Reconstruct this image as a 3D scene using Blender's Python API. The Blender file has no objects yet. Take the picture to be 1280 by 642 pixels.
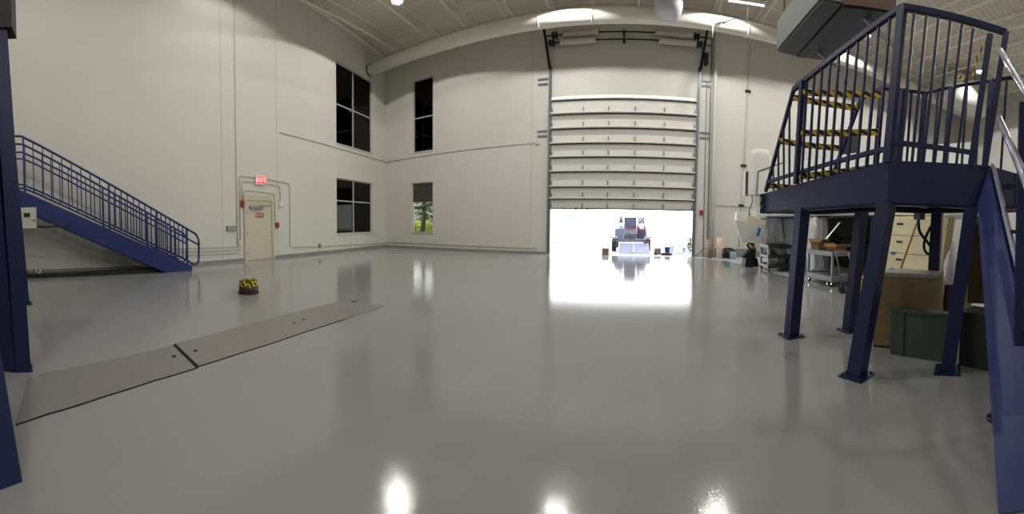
import bpy, bmesh, math, random
from mathutils import Vector as V, Matrix
random.seed(7)
SC = bpy.context.scene
COL = SC.collection
PI = math.pi

# ------------------------------------------------------------------ materials
def lin(c):
    return tuple(((v/255)/12.92 if v/255 <= .04045 else (((v/255)+.055)/1.055)**2.4) for v in c)

def mat(name, rgb, rough=.5, metal=0., vary=0., vscale=3., bump=0., bscale=40., coat=0., spec=.5):
    m = bpy.data.materials.new(name); m.use_nodes = True
    nt = m.node_tree; b = nt.nodes['Principled BSDF']
    c = lin(rgb)
    b.inputs['Base Color'].default_value = (*c, 1)
    b.inputs['Roughness'].default_value = rough
    b.inputs['Metallic'].default_value = metal
    b.inputs['Specular IOR Level'].default_value = spec
    if coat:
        b.inputs['Coat Weight'].default_value = coat
        b.inputs['Coat Roughness'].default_value = .08
    if vary or bump:
        tc = nt.nodes.new('ShaderNodeTexCoord')
    if vary:
        n = nt.nodes.new('ShaderNodeTexNoise'); n.inputs['Scale'].default_value = vscale; n.inputs['Detail'].default_value = 5
        nt.links.new(tc.outputs['Object'], n.inputs['Vector'])
        r = nt.nodes.new('ShaderNodeValToRGB')
        r.color_ramp.elements[0].position = .3; r.color_ramp.elements[1].position = .7
        r.color_ramp.elements[0].color = (*[max(0, x*(1-vary)) for x in c], 1)
        r.color_ramp.elements[1].color = (*[min(1, x*(1+vary)) for x in c], 1)
        nt.links.new(n.outputs['Fac'], r.inputs['Fac']); nt.links.new(r.outputs['Color'], b.inputs['Base Color'])
    if bump:
        n2 = nt.nodes.new('ShaderNodeTexNoise'); n2.inputs['Scale'].default_value = bscale; n2.inputs['Detail'].default_value = 3
        nt.links.new(tc.outputs['Object'], n2.inputs['Vector'])
        bp = nt.nodes.new('ShaderNodeBump'); bp.inputs['Strength'].default_value = bump; bp.inputs['Distance'].default_value = .02
        nt.links.new(n2.outputs['Fac'], bp.inputs['Height']); nt.links.new(bp.outputs['Normal'], b.inputs['Normal'])
    return m

def emis(name, rgb, s):
    m = bpy.data.materials.new(name); m.use_nodes = True
    b = m.node_tree.nodes['Principled BSDF']
    b.inputs['Base Color'].default_value = (*lin(rgb), 1)
    b.inputs['Emission Color'].default_value = (*lin(rgb), 1); b.inputs['Emission Strength'].default_value = s
    return m

def stripe_mat(name, c1, c2, period=.2, slope=1., rough=.45):
    m = bpy.data.materials.new(name); m.use_nodes = True
    nt = m.node_tree; b = nt.nodes['Principled BSDF']; b.inputs['Roughness'].default_value = rough
    uv = nt.nodes.new('ShaderNodeUVMap'); sp = nt.nodes.new('ShaderNodeSeparateXYZ')
    nt.links.new(uv.outputs['UV'], sp.inputs[0])
    a = nt.nodes.new('ShaderNodeMath'); a.operation = 'MULTIPLY_ADD'; a.inputs[1].default_value = slope
    nt.links.new(sp.outputs['Y'], a.inputs[0]); nt.links.new(sp.outputs['X'], a.inputs[2])
    d = nt.nodes.new('ShaderNodeMath'); d.operation = 'DIVIDE'; d.inputs[1].default_value = period; nt.links.new(a.outputs[0], d.inputs[0])
    f = nt.nodes.new('ShaderNodeMath'); f.operation = 'FRACT'; nt.links.new(d.outputs[0], f.inputs[0])
    g = nt.nodes.new('ShaderNodeMath'); g.operation = 'GREATER_THAN'; g.inputs[1].default_value = .5; nt.links.new(f.outputs[0], g.inputs[0])
    mx = nt.nodes.new('ShaderNodeMix'); mx.data_type = 'RGBA'
    mx.inputs['A'].default_value = (*lin(c1), 1); mx.inputs['B'].default_value = (*lin(c2), 1)
    nt.links.new(g.outputs[0], mx.inputs['Factor']); nt.links.new(mx.outputs['Result'], b.inputs['Base Color'])
    return m

def glass_mat(name, tint, rough=.02):
    m = bpy.data.materials.new(name); m.use_nodes = True
    nt = m.node_tree; nt.nodes.remove(nt.nodes['Principled BSDF'])
    out = nt.nodes['Material Output']
    t = nt.nodes.new('ShaderNodeBsdfTransparent'); t.inputs[0].default_value = (*tint, 1)
    g = nt.nodes.new('ShaderNodeBsdfGlossy'); g.inputs['Roughness'].default_value = rough
    fr = nt.nodes.new('ShaderNodeFresnel'); fr.inputs[0].default_value = 1.35
    mx = nt.nodes.new('ShaderNodeMixShader')
    nt.links.new(fr.outputs[0], mx.inputs[0]); nt.links.new(t.outputs[0], mx.inputs[1]); nt.links.new(g.outputs[0], mx.inputs[2])
    nt.links.new(mx.outputs[0], out.inputs['Surface'])
    return m

M = dict(
    wall=mat('wall paint', (206, 204, 198), .75, vary=.02, vscale=.5),
    left_wall=mat('left wall paint', (206, 204, 196), .75, vary=.02, vscale=.5),
    ceil=mat('roof deck paint', (224, 216, 204), .6),
    joist=mat('joist paint', (240, 236, 226), .6),
    white=mat('white enamel', (226, 225, 221), .4),
    duct=mat('white duct skin', (228, 224, 214), .45),
    conduit=mat('painted conduit', (196, 194, 186), .5),
    seam=mat('joint sealant', (176, 173, 164), .8),
    grey=mat('grey steel', (128, 132, 134), .42, metal=.4),
    track=mat('galvanised track', (118, 124, 126), .4, metal=.6),
    dark=mat('dark steel', (34, 35, 38), .5, metal=.3),
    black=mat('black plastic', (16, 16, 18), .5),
    rubber=mat('black rubber', (20, 20, 21), .8),
    navy=mat('navy paint', (22, 30, 74), .38, vary=.06, vscale=4),
    blue=mat('royal blue paint', (24, 38, 96), .36, vary=.06, vscale=4),
    baseboard=mat('grey vinyl base', (132, 134, 132), .5),
    doorp=mat('beige door paint', (196, 188, 168), .45),
    doorf=mat('door frame paint', (190, 184, 160), .45),
    panel=mat('sectional door skin', (216, 214, 208), .5),
    strut=mat('door strut paint', (226, 225, 220), .4),
    insul=mat('pale spring wrap', (206, 196, 186), .8),
    red=mat('fire alarm red', (150, 26, 32), .4),
    glassd=glass_mat('dark tinted glass', (.10, .10, .11)),
    glassc=glass_mat('clear tinted glass', (.56, .57, .53)),
    frame=mat('window frame', (176, 174, 166), .4),
    chrome=mat('chrome', (200, 200, 204), .15, metal=1.),
    tape=stripe_mat('hazard tape', (18, 17, 15), (226, 190, 20), .20, 1.6),
    tapes=stripe_mat('small hazard tape', (18, 17, 15), (222, 206, 40), .14, 1.2),
    maroon=mat('maroon tub', (70, 24, 40), .4),
    plate=mat('steel tread plate', (134, 131, 128), .42, metal=.25, vary=.05, vscale=2),
    slot=mat('slot black', (10, 10, 10), .9),
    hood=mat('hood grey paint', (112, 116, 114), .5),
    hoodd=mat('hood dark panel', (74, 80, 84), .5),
    brown=mat('brown fibreboard', (112, 92, 78), .7, vary=.08, vscale=6),
    machine=mat('machine white', (238, 238, 236), .4),
    mgrey=mat('machine grey', (140, 142, 142), .45),
    mdark=mat('machine interior', (30, 31, 33), .6),
    cream=mat('cream cabinet', (226, 216, 178), .5),
    cart=mat('cart grey', (134, 133, 142), .45, metal=.2),
    cartd=mat('cart dark', (52, 53, 56), .5),
    card=mat('cardboard', (160, 124, 84), .8, vary=.06, vscale=8),
    tube=mat('brown cardboard tube', (150, 124, 108), .7),
    tubel=mat('pale paper tube', (212, 190, 180), .7),
    bluet=mat('blue masking tape', (40, 96, 190), .6),
    crate=mat('beige crate', (122, 106, 74), .75, vary=.06, vscale=5),
    cratet=mat('crate lid', (140, 138, 132), .5),
    green=mat('grey green panel', (66, 78, 70), .5),
    ply=mat('dark plywood', (86, 66, 46), .7, vary=.1, vscale=5),
    stud=mat('pine stud', (186, 168, 128), .7, vary=.06, vscale=8),
    wood=mat('broom handle', (150, 94, 46), .55),
    apron=mat('concrete apron', (205, 205, 205), .8, vary=.03, vscale=2),
    truckb=mat('truck body', (104, 110, 132), .5),
    truckw=mat('truck white', (150, 155, 168), .5),
    truckg=mat('truck deck box', (72, 74, 104), .6),
    truckr=mat('red machine paint', (122, 44, 66), .5),
    bucket=mat('blue pail', (14, 62, 140), .4),
    leaf=mat('green leaves', (84, 100, 40), .7, vary=.3, vscale=4),
    bark=mat('grey bark', (58, 54, 48), .9, vary=.2, vscale=6),
    grass=mat('lawn', (118, 134, 70), .9, vary=.2, vscale=1.),
    shade=mat('roller shade', (66, 63, 58), .8),
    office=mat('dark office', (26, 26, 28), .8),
    sheet=mat('white cable', (220, 220, 220), .5),
    yellow=mat('yellow plastic', (214, 160, 30), .5),
)
# clear polythene sheeting
def poly_mat():
    m = bpy.data.materials.new('polythene sheeting'); m.use_nodes = True
    nt = m.node_tree; b = nt.nodes['Principled BSDF']; out = nt.nodes['Material Output']
    b.inputs['Base Color'].default_value = (.9, .91, .94, 1); b.inputs['Roughness'].default_value = .16
    tc = nt.nodes.new('ShaderNodeTexCoord'); mp_ = nt.nodes.new('ShaderNodeMapping'); mp_.inputs['Scale'].default_value = (6, 6, 1.6)
    nz = nt.nodes.new('ShaderNodeTexNoise'); nz.inputs['Scale'].default_value = 1.6; nz.inputs['Detail'].default_value = 3; nz.inputs['Distortion'].default_value = .6
    bp = nt.nodes.new('ShaderNodeBump'); bp.inputs['Strength'].default_value = .9; bp.inputs['Distance'].default_value = .12
    nt.links.new(tc.outputs['Object'], mp_.inputs['Vector']); nt.links.new(mp_.outputs['Vector'], nz.inputs['Vector']); nt.links.new(nz.outputs['Fac'], bp.inputs['Height']); nt.links.new(bp.outputs['Normal'], b.inputs['Normal'])
    t = nt.nodes.new('ShaderNodeBsdfTransparent'); mx = nt.nodes.new('ShaderNodeMixShader'); mx.inputs[0].default_value = .86
    nt.links.new(t.outputs[0], mx.inputs[1]); nt.links.new(b.outputs[0], mx.inputs[2]); nt.links.new(mx.outputs[0], out.inputs['Surface'])
    return m
M['poly'] = poly_mat()
# glossy grey epoxy floor with a fine orange peel
def floor_mat():
    m = bpy.data.materials.new('grey epoxy floor'); m.use_nodes = True
    nt = m.node_tree; b = nt.nodes['Principled BSDF']
    tc = nt.nodes.new('ShaderNodeTexCoord')
    n = nt.nodes.new('ShaderNodeTexNoise'); n.inputs['Scale'].default_value = .35; n.inputs['Detail'].default_value = 6
    nt.links.new(tc.outputs['Object'], n.inputs['Vector'])
    r = nt.nodes.new('ShaderNodeValToRGB'); c = lin((140, 141, 140))
    r.color_ramp.elements[0].position = .3; r.color_ramp.elements[1].position = .7
    r.color_ramp.elements[0].color = (*[x*.95 for x in c], 1); r.color_ramp.elements[1].color = (*[x*1.04 for x in c], 1)
    nt.links.new(n.outputs['Fac'], r.inputs['Fac']); nt.links.new(r.outputs['Color'], b.inputs['Base Color'])
    b.inputs['Roughness'].default_value = .09
    b.inputs['IOR'].default_value = 1.5
    n2 = nt.nodes.new('ShaderNodeTexNoise'); n2.inputs['Scale'].default_value = 95; n2.inputs['Detail'].default_value = 2
    nt.links.new(tc.outputs['Object'], n2.inputs['Vector'])
    n3 = nt.nodes.new('ShaderNodeTexNoise'); n3.inputs['Scale'].default_value = 3.; n3.inputs['Detail'].default_value = 2
    nt.links.new(tc.outputs['Object'], n3.inputs['Vector'])
    ad = nt.nodes.new('ShaderNodeMath'); ad.operation = 'MULTIPLY_ADD'; ad.inputs[1].default_value = .6
    nt.links.new(n3.outputs['Fac'], ad.inputs[0]); nt.links.new(n2.outputs['Fac'], ad.inputs[2])
    bp = nt.nodes.new('ShaderNodeBump'); bp.inputs['Strength'].default_value = .11; bp.inputs['Distance'].default_value = .004
    nt.links.new(ad.outputs[0], bp.inputs['Height']); nt.links.new(bp.outputs['Normal'], b.inputs['Normal'])
    return m
M['floor'] = floor_mat()
def tread_mat():
    m = M['plate']; nt = m.node_tree; b = nt.nodes['Principled BSDF']
    tc = nt.nodes.new('ShaderNodeTexCoord'); w = nt.nodes.new('ShaderNodeTexVoronoi'); w.inputs['Scale'].default_value = 22
    nt.links.new(tc.outputs['Object'], w.inputs['Vector'])
    bp = nt.nodes.new('ShaderNodeBump'); bp.inputs['Strength'].default_value = .35; bp.inputs['Distance'].default_value = .006
    nt.links.new(w.outputs['Distance'], bp.inputs['Height']); nt.links.new(bp.outputs['Normal'], b.inputs['Normal'])
tread_mat()

# ------------------------------------------------------------------ mesh helpers
class MB:
    def __init__(s):
        s.bm = bmesh.new(); s.uv = s.bm.loops.layers.uv.new('UVMap')
    def faces(s, vs, fs):
        v = [s.bm.verts.new(p) for p in vs]
        for f in fs:
            try: s.bm.faces.new([v[i] for i in f])
            except ValueError: pass
        return s
    def hexa(s, b, t):
        """prism between polygons b and t of equal length"""
        n = len(b)
        return s.faces(list(b)+list(t), [list(range(n))[::-1], list(range(n, 2*n))] + [[i, (i+1) % n, n+(i+1) % n, n+i] for i in range(n)])
    def box(s, x0, x1, y0, y1, z0, z1):
        return s.hexa([(x0, y0, z0), (x1, y0, z0), (x1, y1, z0), (x0, y1, z0)], [(x0, y0, z1), (x1, y0, z1), (x1, y1, z1), (x0, y1, z1)])
    def prism(s, poly, z0, z1):
        f0 = z0 if callable(z0) else (lambda x, y: z0); f1 = z1 if callable(z1) else (lambda x, y: z1)
        return s.hexa([(x, y, f0(x, y)) for x, y in poly], [(x, y, f1(x, y)) for x, y in poly])
    def beam(s, p, q, w, h, up=(0, 0, 1)):
        p, q = V(p), V(q); d = (q-p).normalized(); u = V(up)
        if abs(d.dot(u)) > .99: u = V((0, 1, 0))
        a = d.cross(u).normalized(); u = a.cross(d).normalized()
        c = [(-w/2, -h/2), (w/2, -h/2), (w/2, h/2), (-w/2, h/2)]
        return s.hexa([p+a*i+u*j for i, j in c], [q+a*i+u*j for i, j in c])
    def vbeam(s, p, q, w, ang=0., h=None):
        """square post with a horizontal cut at both ends"""
        h = h or w; ca, sa = math.cos(ang), math.sin(ang)
        c = [(-w/2, -h/2), (w/2, -h/2), (w/2, h/2), (-w/2, h/2)]
        c = [(i*ca-j*sa, i*sa+j*ca) for i, j in c]
        return s.hexa([(p[0]+i, p[1]+j, p[2]) for i, j in c], [(q[0]+i, q[1]+j, q[2]) for i, j in c])
    def tube(s, pts, r, n=8, caps=True):
        pts = [V(p) for p in pts]; rings = []
        ref = None
        for k, p in enumerate(pts):
            d = ((pts[min(k+1, len(pts)-1)]-p).normalized() + (p-pts[max(k-1, 0)]).normalized())
            d = d.normalized() if d.length > 1e-6 else V((0, 0, 1))
            if ref is None: ref = V((0, 0, 1)) if abs(d.z) < .9 else V((1, 0, 0))
            a = d.cross(ref).normalized(); b = a.cross(d).normalized(); ref = b
            rr = r[k] if isinstance(r, (list, tuple)) else r
            rings.append([s.bm.verts.new(p+(a*math.cos(2*PI*i/n)+b*math.sin(2*PI*i/n))*rr) for i in range(n)])
        for A, B in zip(rings, rings[1:]):
            for i in range(n):
                f = s.bm.faces.new([A[i], A[(i+1) % n], B[(i+1) % n], B[i]]); f.smooth = True
        if caps:
            s.bm.faces.new(rings[0][::-1]); s.bm.faces.new(rings[-1])
        return s
    def lathe(s, prof, c=(0, 0, 0), n=20, axis='z'):
        rings = []
        for r, z in prof:
            ring = []
            for i in range(n):
                a = 2*PI*i/n; p = (r*math.cos(a), r*math.sin(a), z)
                if axis == 'x': p = (z, p[0], p[1])
                if axis == 'y': p = (p[0], z, p[1])
                ring.append(s.bm.verts.new(V(c)+V(p)))
            rings.append(ring)
        for A, B in zip(rings, rings[1:]):
            for i in range(n):
                f = s.bm.faces.new([A[i], A[(i+1) % n], B[(i+1) % n], B[i]]); f.smooth = True
        s.bm.faces.new(rings[0][::-1]); s.bm.faces.new(rings[-1])
        return s
    def ribbon(s, pts, w, up=(0, 0, 1), th=.004):
        """flat band through pts, its width along up, UV in metres"""
        pts = [V(p) for p in pts]; L = 0; rows = []
        for k, p in enumerate(pts):
            if k: L += (p-pts[k-1]).length
            d = (pts[min(k+1, len(pts)-1)]-pts[max(k-1, 0)]).normalized(); u = V(up); n = d.cross(u).normalized()
            u = n.cross(d).normalized()
            rows.append(([s.bm.verts.new(p+u*w/2*a+n*th/2*b) for a, b in ((-1, -1), (1, -1), (1, 1), (-1, 1))], L))
        def quad(vs, uvs):
            f = s.bm.faces.new(vs)
            for l, c in zip(f.loops, uvs): l[s.uv].uv = c
        cv = [0, w, w, 0]
        for (A, la), (B, lb) in zip(rows, rows[1:]):
            for i in range(4):
                j = (i+1) % 4
                quad([A[i], A[j], B[j], B[i]], [(la, cv[i]), (la, cv[j]), (lb, cv[j]), (lb, cv[i])])
        for R, l in (rows[0], rows[-1]): quad(R[0], [(l, c) for c in cv]) if False else quad(R, [(l, c) for c in cv])
        return s
    def build(s, name, m, parent=None, loc=None, bevel=0.):
        bmesh.ops.recalc_face_normals(s.bm, faces=s.bm.faces)
        me = bpy.data.meshes.new(name); 
        if bevel:
            bmesh.ops.bevel(s.bm, geom=[e for e in s.bm.edges if len(e.link_faces) == 2 and e.calc_face_angle(0) > .6], offset=bevel, segments=2, affect='EDGES', clamp_overlap=True)
        if parent is not None or loc is not None:
            o0 = V(parent.location) if parent is not None else V(loc)
            if parent is not None and parent.parent is not None: o0 = o0 + V(parent.parent.location)
            for v in s.bm.verts: v.co -= o0
        s.bm.to_mesh(me); s.bm.free()
        me.materials.append(M[m] if isinstance(m, str) else m)
        o = bpy.data.objects.new(name, me); COL.objects.link(o)
        if parent is not None: o.parent = parent
        elif loc is not None: o.location = loc
        return o

def tag(o, label=None, cat=None, group=None, kind=None):
    if label: o['label'] = label
    if cat: o['category'] = cat
    if group: o['group'] = group
    if kind: o['kind'] = kind
    return o
def thing(name, label, cat, loc=(0, 0, 0), group=None):
    o = bpy.data.objects.new(name, None); COL.objects.link(o); o.location = loc; o.empty_display_size = .2
    return tag(o, label, cat, group)
def struct(o):
    o['kind'] = 'structure'; return o
def lerp(a, b, t): return tuple(x+(y-x)*t for x, y in zip(a, b))
LAMP_W, SKY_W, EXPO = 820., 6.5, .08
# ------------------------------------------------------------------ camera (a swept panorama)
H = 1.6; F = 430.2847; YAW, PITCH, ROLL, VOFF = -.3452, -.0266, .0085, -30.7874
cam = bpy.data.cameras.new('camera'); cam.type = 'PANO'; cam.panorama_type = 'CENTRAL_CYLINDRICAL'
cam.central_cylindrical_radius = 1.0
cam.central_cylindrical_range_u_min = -640/F; cam.central_cylindrical_range_u_max = 640/F
cam.central_cylindrical_range_v_min = -(321-VOFF)/F; cam.central_cylindrical_range_v_max = (321+VOFF)/F
cam.clip_start = .02; cam.clip_end = 500
co = bpy.data.objects.new('camera', cam); COL.objects.link(co); SC.camera = co
fw = V((math.sin(YAW)*math.cos(PITCH), math.cos(YAW)*math.cos(PITCH), math.sin(PITCH)))
rt = V((math.cos(YAW), -math.sin(YAW), 0)); up = rt.cross(fw)
rt, up = rt*math.cos(ROLL)+up*math.sin(ROLL), up*math.cos(ROLL)-rt*math.sin(ROLL)
co.matrix_world = Matrix(((rt.x, up.x, -fw.x, 0), (rt.y, up.y, -fw.y, 0), (rt.z, up.z, -fw.z, H), (0, 0, 0, 1)))

# ------------------------------------------------------------------ room shell
D = 17.66; LX = 15.25; TA = math.tan(.1641); CA, SA = math.cos(.1641), math.sin(.1641)
ZC = 12.75; XR = 24.0; YB = -9.0
def LW(u, z, d=0.):            # left wall frame: u runs from the far corner towards the viewer, d into the room
    return (-LX + u*SA + d*CA, D - u*CA + d*SA, z)
def uy(y): return (D-y)/CA
UE = uy(YB)
def slab(mb, P, x0, x1, z0, z1, d0, d1):   # block in a wall frame P(u, z, d)
    return mb.hexa([P(x0, z0, d0), P(x1, z0, d0), P(x1, z0, d1), P(x0, z0, d1)], [P(x0, z1, d0), P(x1, z1, d0), P(x1, z1, d1), P(x0, z1, d1)])
def wall_with_holes(P, u0, u1, z1, holes, th):
    mb = MB(); us = sorted({u0, u1, *[h[0] for h in holes], *[h[1] for h in holes]}); zs = sorted({0, z1, *[h[2] for h in holes], *[h[3] for h in holes]})
    for a, b in zip(us, us[1:]):
        run = None
        for c, d in zip(zs, zs[1:]):
            hole = any(h[0] <= (a+b)/2 <= h[1] and h[2] <= (c+d)/2 <= h[3] for h in holes)
            if not hole: run = (run[0], d) if run else (c, d)
            if hole and run: slab(mb, P, a, b, *run, -th, 0); run = None
        if run: slab(mb, P, a, b, *run, -th, 0)
    return mb
def FW(x, z, d=0.): return (x, D-d, z)

struct(MB().box(-17, XR+1, YB-1, D+.02, -.3, 0).build('floor', 'floor'))
W_F = [(-12.97, -11.47, 6.02, 10.5), (-13.08, -11.47, .98, 4.1)]      # front wall windows
DOOR = (-4.22, 3.22, 0, 8.2)
struct(wall_with_holes(FW, -LX-.5, XR+.4, ZC+.4, W_F+[DOOR], .3).build('wall_front', 'wall'))
uw0, uw1 = uy(16.07), uy(12.55)
W_L = [(uw0, uw1, 6.0, 10.5), (uw0, uw1, .98, 4.1)]
struct(wall_with_holes(LW, -.1, UE+.5, ZC+.4, W_L, .3).build('wall_left', 'left_wall'))
struct(MB().box(XR, XR+.3, YB-.3, D+.3, 0, ZC+.4).build('wall_right', 'wall'))
struct(MB().box(-13, XR+.3, YB-.3, YB, 0, ZC+.4).build('wall_back', 'wall'))
# corrugated roof deck, ribs running parallel to the front wall
mb = MB(); y = YB-.2; prof = []
while y < D+.3:
    prof += [(y, ZC), (y+.16, ZC), (y+.2, ZC+.045), (y+.26, ZC+.045)]; y += .3
x0, x1 = -16.5, XR+.3
vs = [(x0, a, b) for a, b in prof]+[(x1, a, b) for a, b in prof]+[(x0, prof[-1][0], ZC+.3), (x0, prof[0][0], ZC+.3), (x1, prof[-1][0], ZC+.3), (x1, prof[0][0], ZC+.3)]
n = len(prof); fs = [[i, i+1, n+i+1, n+i] for i in range(n-1)] + [[2*n, 2*n+1, 2*n+3, 2*n+2]]
struct(MB().faces(vs, fs).build('ceiling', 'ceil'))
# skirting
mb = MB(); slab(mb, FW, -LX, -4.45, 0, .10, 0, .02); struct(mb.build('baseboard_front', 'baseboard'))
mb = MB(); slab(mb, FW, 4.4, XR, 0, .42, 0, .02); struct(mb.build('baseboard_front_right', 'baseboard'))
ud0, ud1 = uy(7.93), uy(6.54)
mb = MB(); slab(mb, LW, 0, ud0-.12, 0, .12, 0, .02); struct(mb.build('baseboard_left', 'baseboard'))
mb = MB(); slab(mb, LW, ud1+.12, UE, 0, .12, 0, .02); struct(mb.build('baseboard_left_near', 'baseboard'))
# painted strip of floor along the machine bay
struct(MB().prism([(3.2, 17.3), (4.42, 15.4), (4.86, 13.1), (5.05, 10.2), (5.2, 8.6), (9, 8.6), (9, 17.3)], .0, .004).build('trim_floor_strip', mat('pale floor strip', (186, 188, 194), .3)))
# wall panel joints
k = 0
for x in (-5.3, 6.0, 9.5, 13.5, 17.5):
    mb = MB(); slab(mb, FW, x-.012, x+.012, .45, ZC, 0, .004); struct(mb.build('trim_%d' % (k+1), 'seam')); k += 1
for yy in (5.35, 8.3):
    mb = MB(); slab(mb, LW, uy(yy)-.012, uy(yy)+.012, .14, ZC, 0, .004); struct(mb.build('trim_%d' % (k+1), 'seam')); k += 1

# ------------------------------------------------------------------ windows
def window(n, P, h, um, zm, pane='glassd', fr=.055):
    u0, u1, z0, z1 = h; mb = MB()
    for a, b, c, d in ((u0, u1, z0, z0+fr), (u0, u1, z1-fr, z1), (u0, u0+fr, z0, z1), (u1-fr, u1, z0, z1)): slab(mb, P, a, b, c, d, -.2, -.1)
    for u in um: slab(mb, P, u-.035, u+.035, z0, z1, -.2, -.09)
    for z in zm: slab(mb, P, u0, u1, z-.035, z+.035, -.2, -.09)
    o = struct(mb.build('window_%d' % n, 'frame'))
    us = [u0+fr, *um, u1-fr]; zs = [z0+fr, *zm, z1-fr]
    for a, b in zip(us, us[1:]):
        for c, d in zip(zs, zs[1:]):
            g = MB(); slab(g, P, a, b, c, d, -.155, -.145); g.build('pane', pane, o)
    s = MB(); slab(s, P, u0-.03, u1+.03, z0-.04, z0, -.08, .05); s.build('sill', 'wall', o)
    return o
um = (uw0+uw1)/2+.1
window(1, LW, W_L[0], [um], [8.2]); window(2, LW, W_L[1], [um], [2.85])
window(3, FW, W_F[0], [], [8.15]); wn = window(4, FW, W_F[1], [], [], 'glassc')
s = MB(); slab(s, FW, -13.02, -11.53, 2.9, 4.04, -.13, -.12); s.build('roller_shade', 'shade', wn)
# unlit offices behind the dark panes
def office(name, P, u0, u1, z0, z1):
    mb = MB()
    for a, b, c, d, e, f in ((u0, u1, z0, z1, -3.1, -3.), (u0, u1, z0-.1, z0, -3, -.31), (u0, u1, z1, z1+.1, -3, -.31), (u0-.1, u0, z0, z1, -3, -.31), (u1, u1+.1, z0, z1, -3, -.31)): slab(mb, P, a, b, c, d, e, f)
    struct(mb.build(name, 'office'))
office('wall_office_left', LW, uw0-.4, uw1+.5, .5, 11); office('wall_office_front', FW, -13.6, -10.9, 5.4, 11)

# ------------------------------------------------------------------ man door in the left wall
d1 = tag(struct(bpy.data.objects.new('door_1', None)), 'beige exit door in the left wall under the red exit sign'); COL.objects.link(d1); d1.location = LW((ud0+ud1)/2, 0)
mb = MB()
slab(mb, LW, ud0-.13, ud0, 0, 2.62, 0, .06); slab(mb, LW, ud1, ud1+.13, 0, 2.62, 0, .06); slab(mb, LW, ud0-.13, ud1+.13, 2.62, 2.86, 0, .06)
slab(mb, LW, ud0, ud1, 2.42, 2.5, 0, .05)
mb.build('door_frame', 'doorf', d1)
mb = MB(); slab(mb, LW, ud0+.02, ud1-.02, .01, 2.42, 0, .03); leaf = mb.build('door_leaf', 'doorp', d1)
mb = MB(); slab(mb, LW, ud0, ud1, 2.5, 2.62, .0, .02); mb.build('transom', 'doorf', d1)
mb = MB(); slab(mb, LW, ud0+.55, ud1-.15, 2.24, 2.36, .03, .12); mb.tube([LW(ud0+.75, 2.36, .08), LW(ud0+.35, 2.38, .2), LW(ud0+.1, 2.44, .07)], .018); mb.build('door_closer', 'grey', leaf)
mb = MB(); mb.tube([LW(ud0+.16, 1.12, .03), LW(ud0+.16, 1.12, .09), LW(ud0+.32, 1.12, .09)], .016); mb.lathe([(.04, 0), (.04, .02)], LW(ud0+.16, 1.12, .04), axis='x'); mb.build('door_handle', 'chrome', leaf)
for z in (.3, 1.2, 2.1):
    mb = MB(); slab(mb, LW, ud1-.05, ud1, z-.07, z+.07, .03, .045); mb.build('hinge', 'grey', leaf)

def text(name, s, loc, size, m, parent=None, rot=None, align='CENTER', ext=.003):
    c = bpy.data.curves.new(name, 'FONT'); c.body = s; c.size = size; c.align_x = align; c.align_y = 'CENTER'; c.extrude = ext
    c.materials.append(M[m] if isinstance(m, str) else m)
    o = bpy.data.objects.new(name, c); COL.objects.link(o)
    me = bpy.data.meshes.new_from_object(o.evaluated_get(bpy.context.evaluated_depsgraph_get())); bpy.data.objects.remove(o)
    o = bpy.data.objects.new(name, me); COL.objects.link(o)
    o.matrix_world = Matrix.Translation(V(loc)) @ rot.to_4x4()
    if parent is not None:
        o.parent = parent; p = V(parent.location); q = parent.parent
        while q is not None: p = p+V(q.location); q = q.parent
        o.location = V(loc)-p
    return o
def wallrot(right, n):   # text axes: x = right, y = up, z = out of the wall
    r, n = V(right), V(n); u = n.cross(r); return Matrix(((r.x, u.x, n.x), (r.y, u.y, n.y), (r.z, u.z, n.z)))
RL = wallrot((-SA, CA, 0), (CA, SA, 0)); RF = wallrot((1, 0, 0), (0, -1, 0))
uc = (ud0+ud1)/2
# red EXIT plate on the door
mb = MB(); slab(mb, LW, uc-.22, uc+.22, 1.86, 2.08, .03, .036); pl = tag(mb.build('exit_placard', 'red', leaf), 'red and white placard')
text('lettering', 'EXIT', LW(uc, 1.97, .0385), .2, 'white', leaf, RL)

# lit exit sign above the door
ue = uy(7.3)
sg = thing('exit_sign', 'lit red exit sign on the left wall above the beige door', 'sign', LW(ue, 3.3, 0))
mb = MB(); slab(mb, LW, ue-.3, ue+.3, 3.32, 3.72, 0, .1); mb.build('housing', 'white', sg)
mb = MB(); slab(mb, LW, ue-.26, ue+.26, 3.36, 3.68, .1, .106); mb.build('face', emis('exit sign red', (255, 70, 80), 1.0), sg)
text('lettering', 'EXIT', LW(ue, 3.52, .108), .25, emis('exit sign letters', (255, 170, 170), 1.6), sg, RL)

# ------------------------------------------------------------------ conduits on the left wall (each run is one thing)
def run(name, label, pts, r=.02, P=LW, group=None, cat='conduit', m='conduit', d=.035):
    q = []
    for i, (u, z) in enumerate(pts):           # round the corners
        if 0 < i < len(pts)-1:
            a, b = V(pts[i-1]+(0,)), V(pts[i+1]+(0,)); c = V((u, z, 0)); k = .12
            p0 = c+(a-c).normalized()*k; p1 = c+(b-c).normalized()*k
            q += [P(p0.x, p0.y, d), P(*(c*.5+(p0+p1)*.25).xy, d), P(p1.x, p1.y, d)]
        else: q.append(P(u, z, d))
    o = MB().tube(q, r, 6).build(name, m, loc=q[0]); return tag(o, label, cat, group)
run('conduit', 'thin painted conduit running down the whole left wall beside the stair foot', [(uy(6.1)+.05, 12.7), (uy(6.1)+.05, 3.3), (uy(6.1)+.05, .62)])
run('conduit', 'upper painted conduit leading left from the lit exit sign', [(ue+.3, 3.62), (uy(6.2), 3.66), (uy(6.2), .9)])
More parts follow.
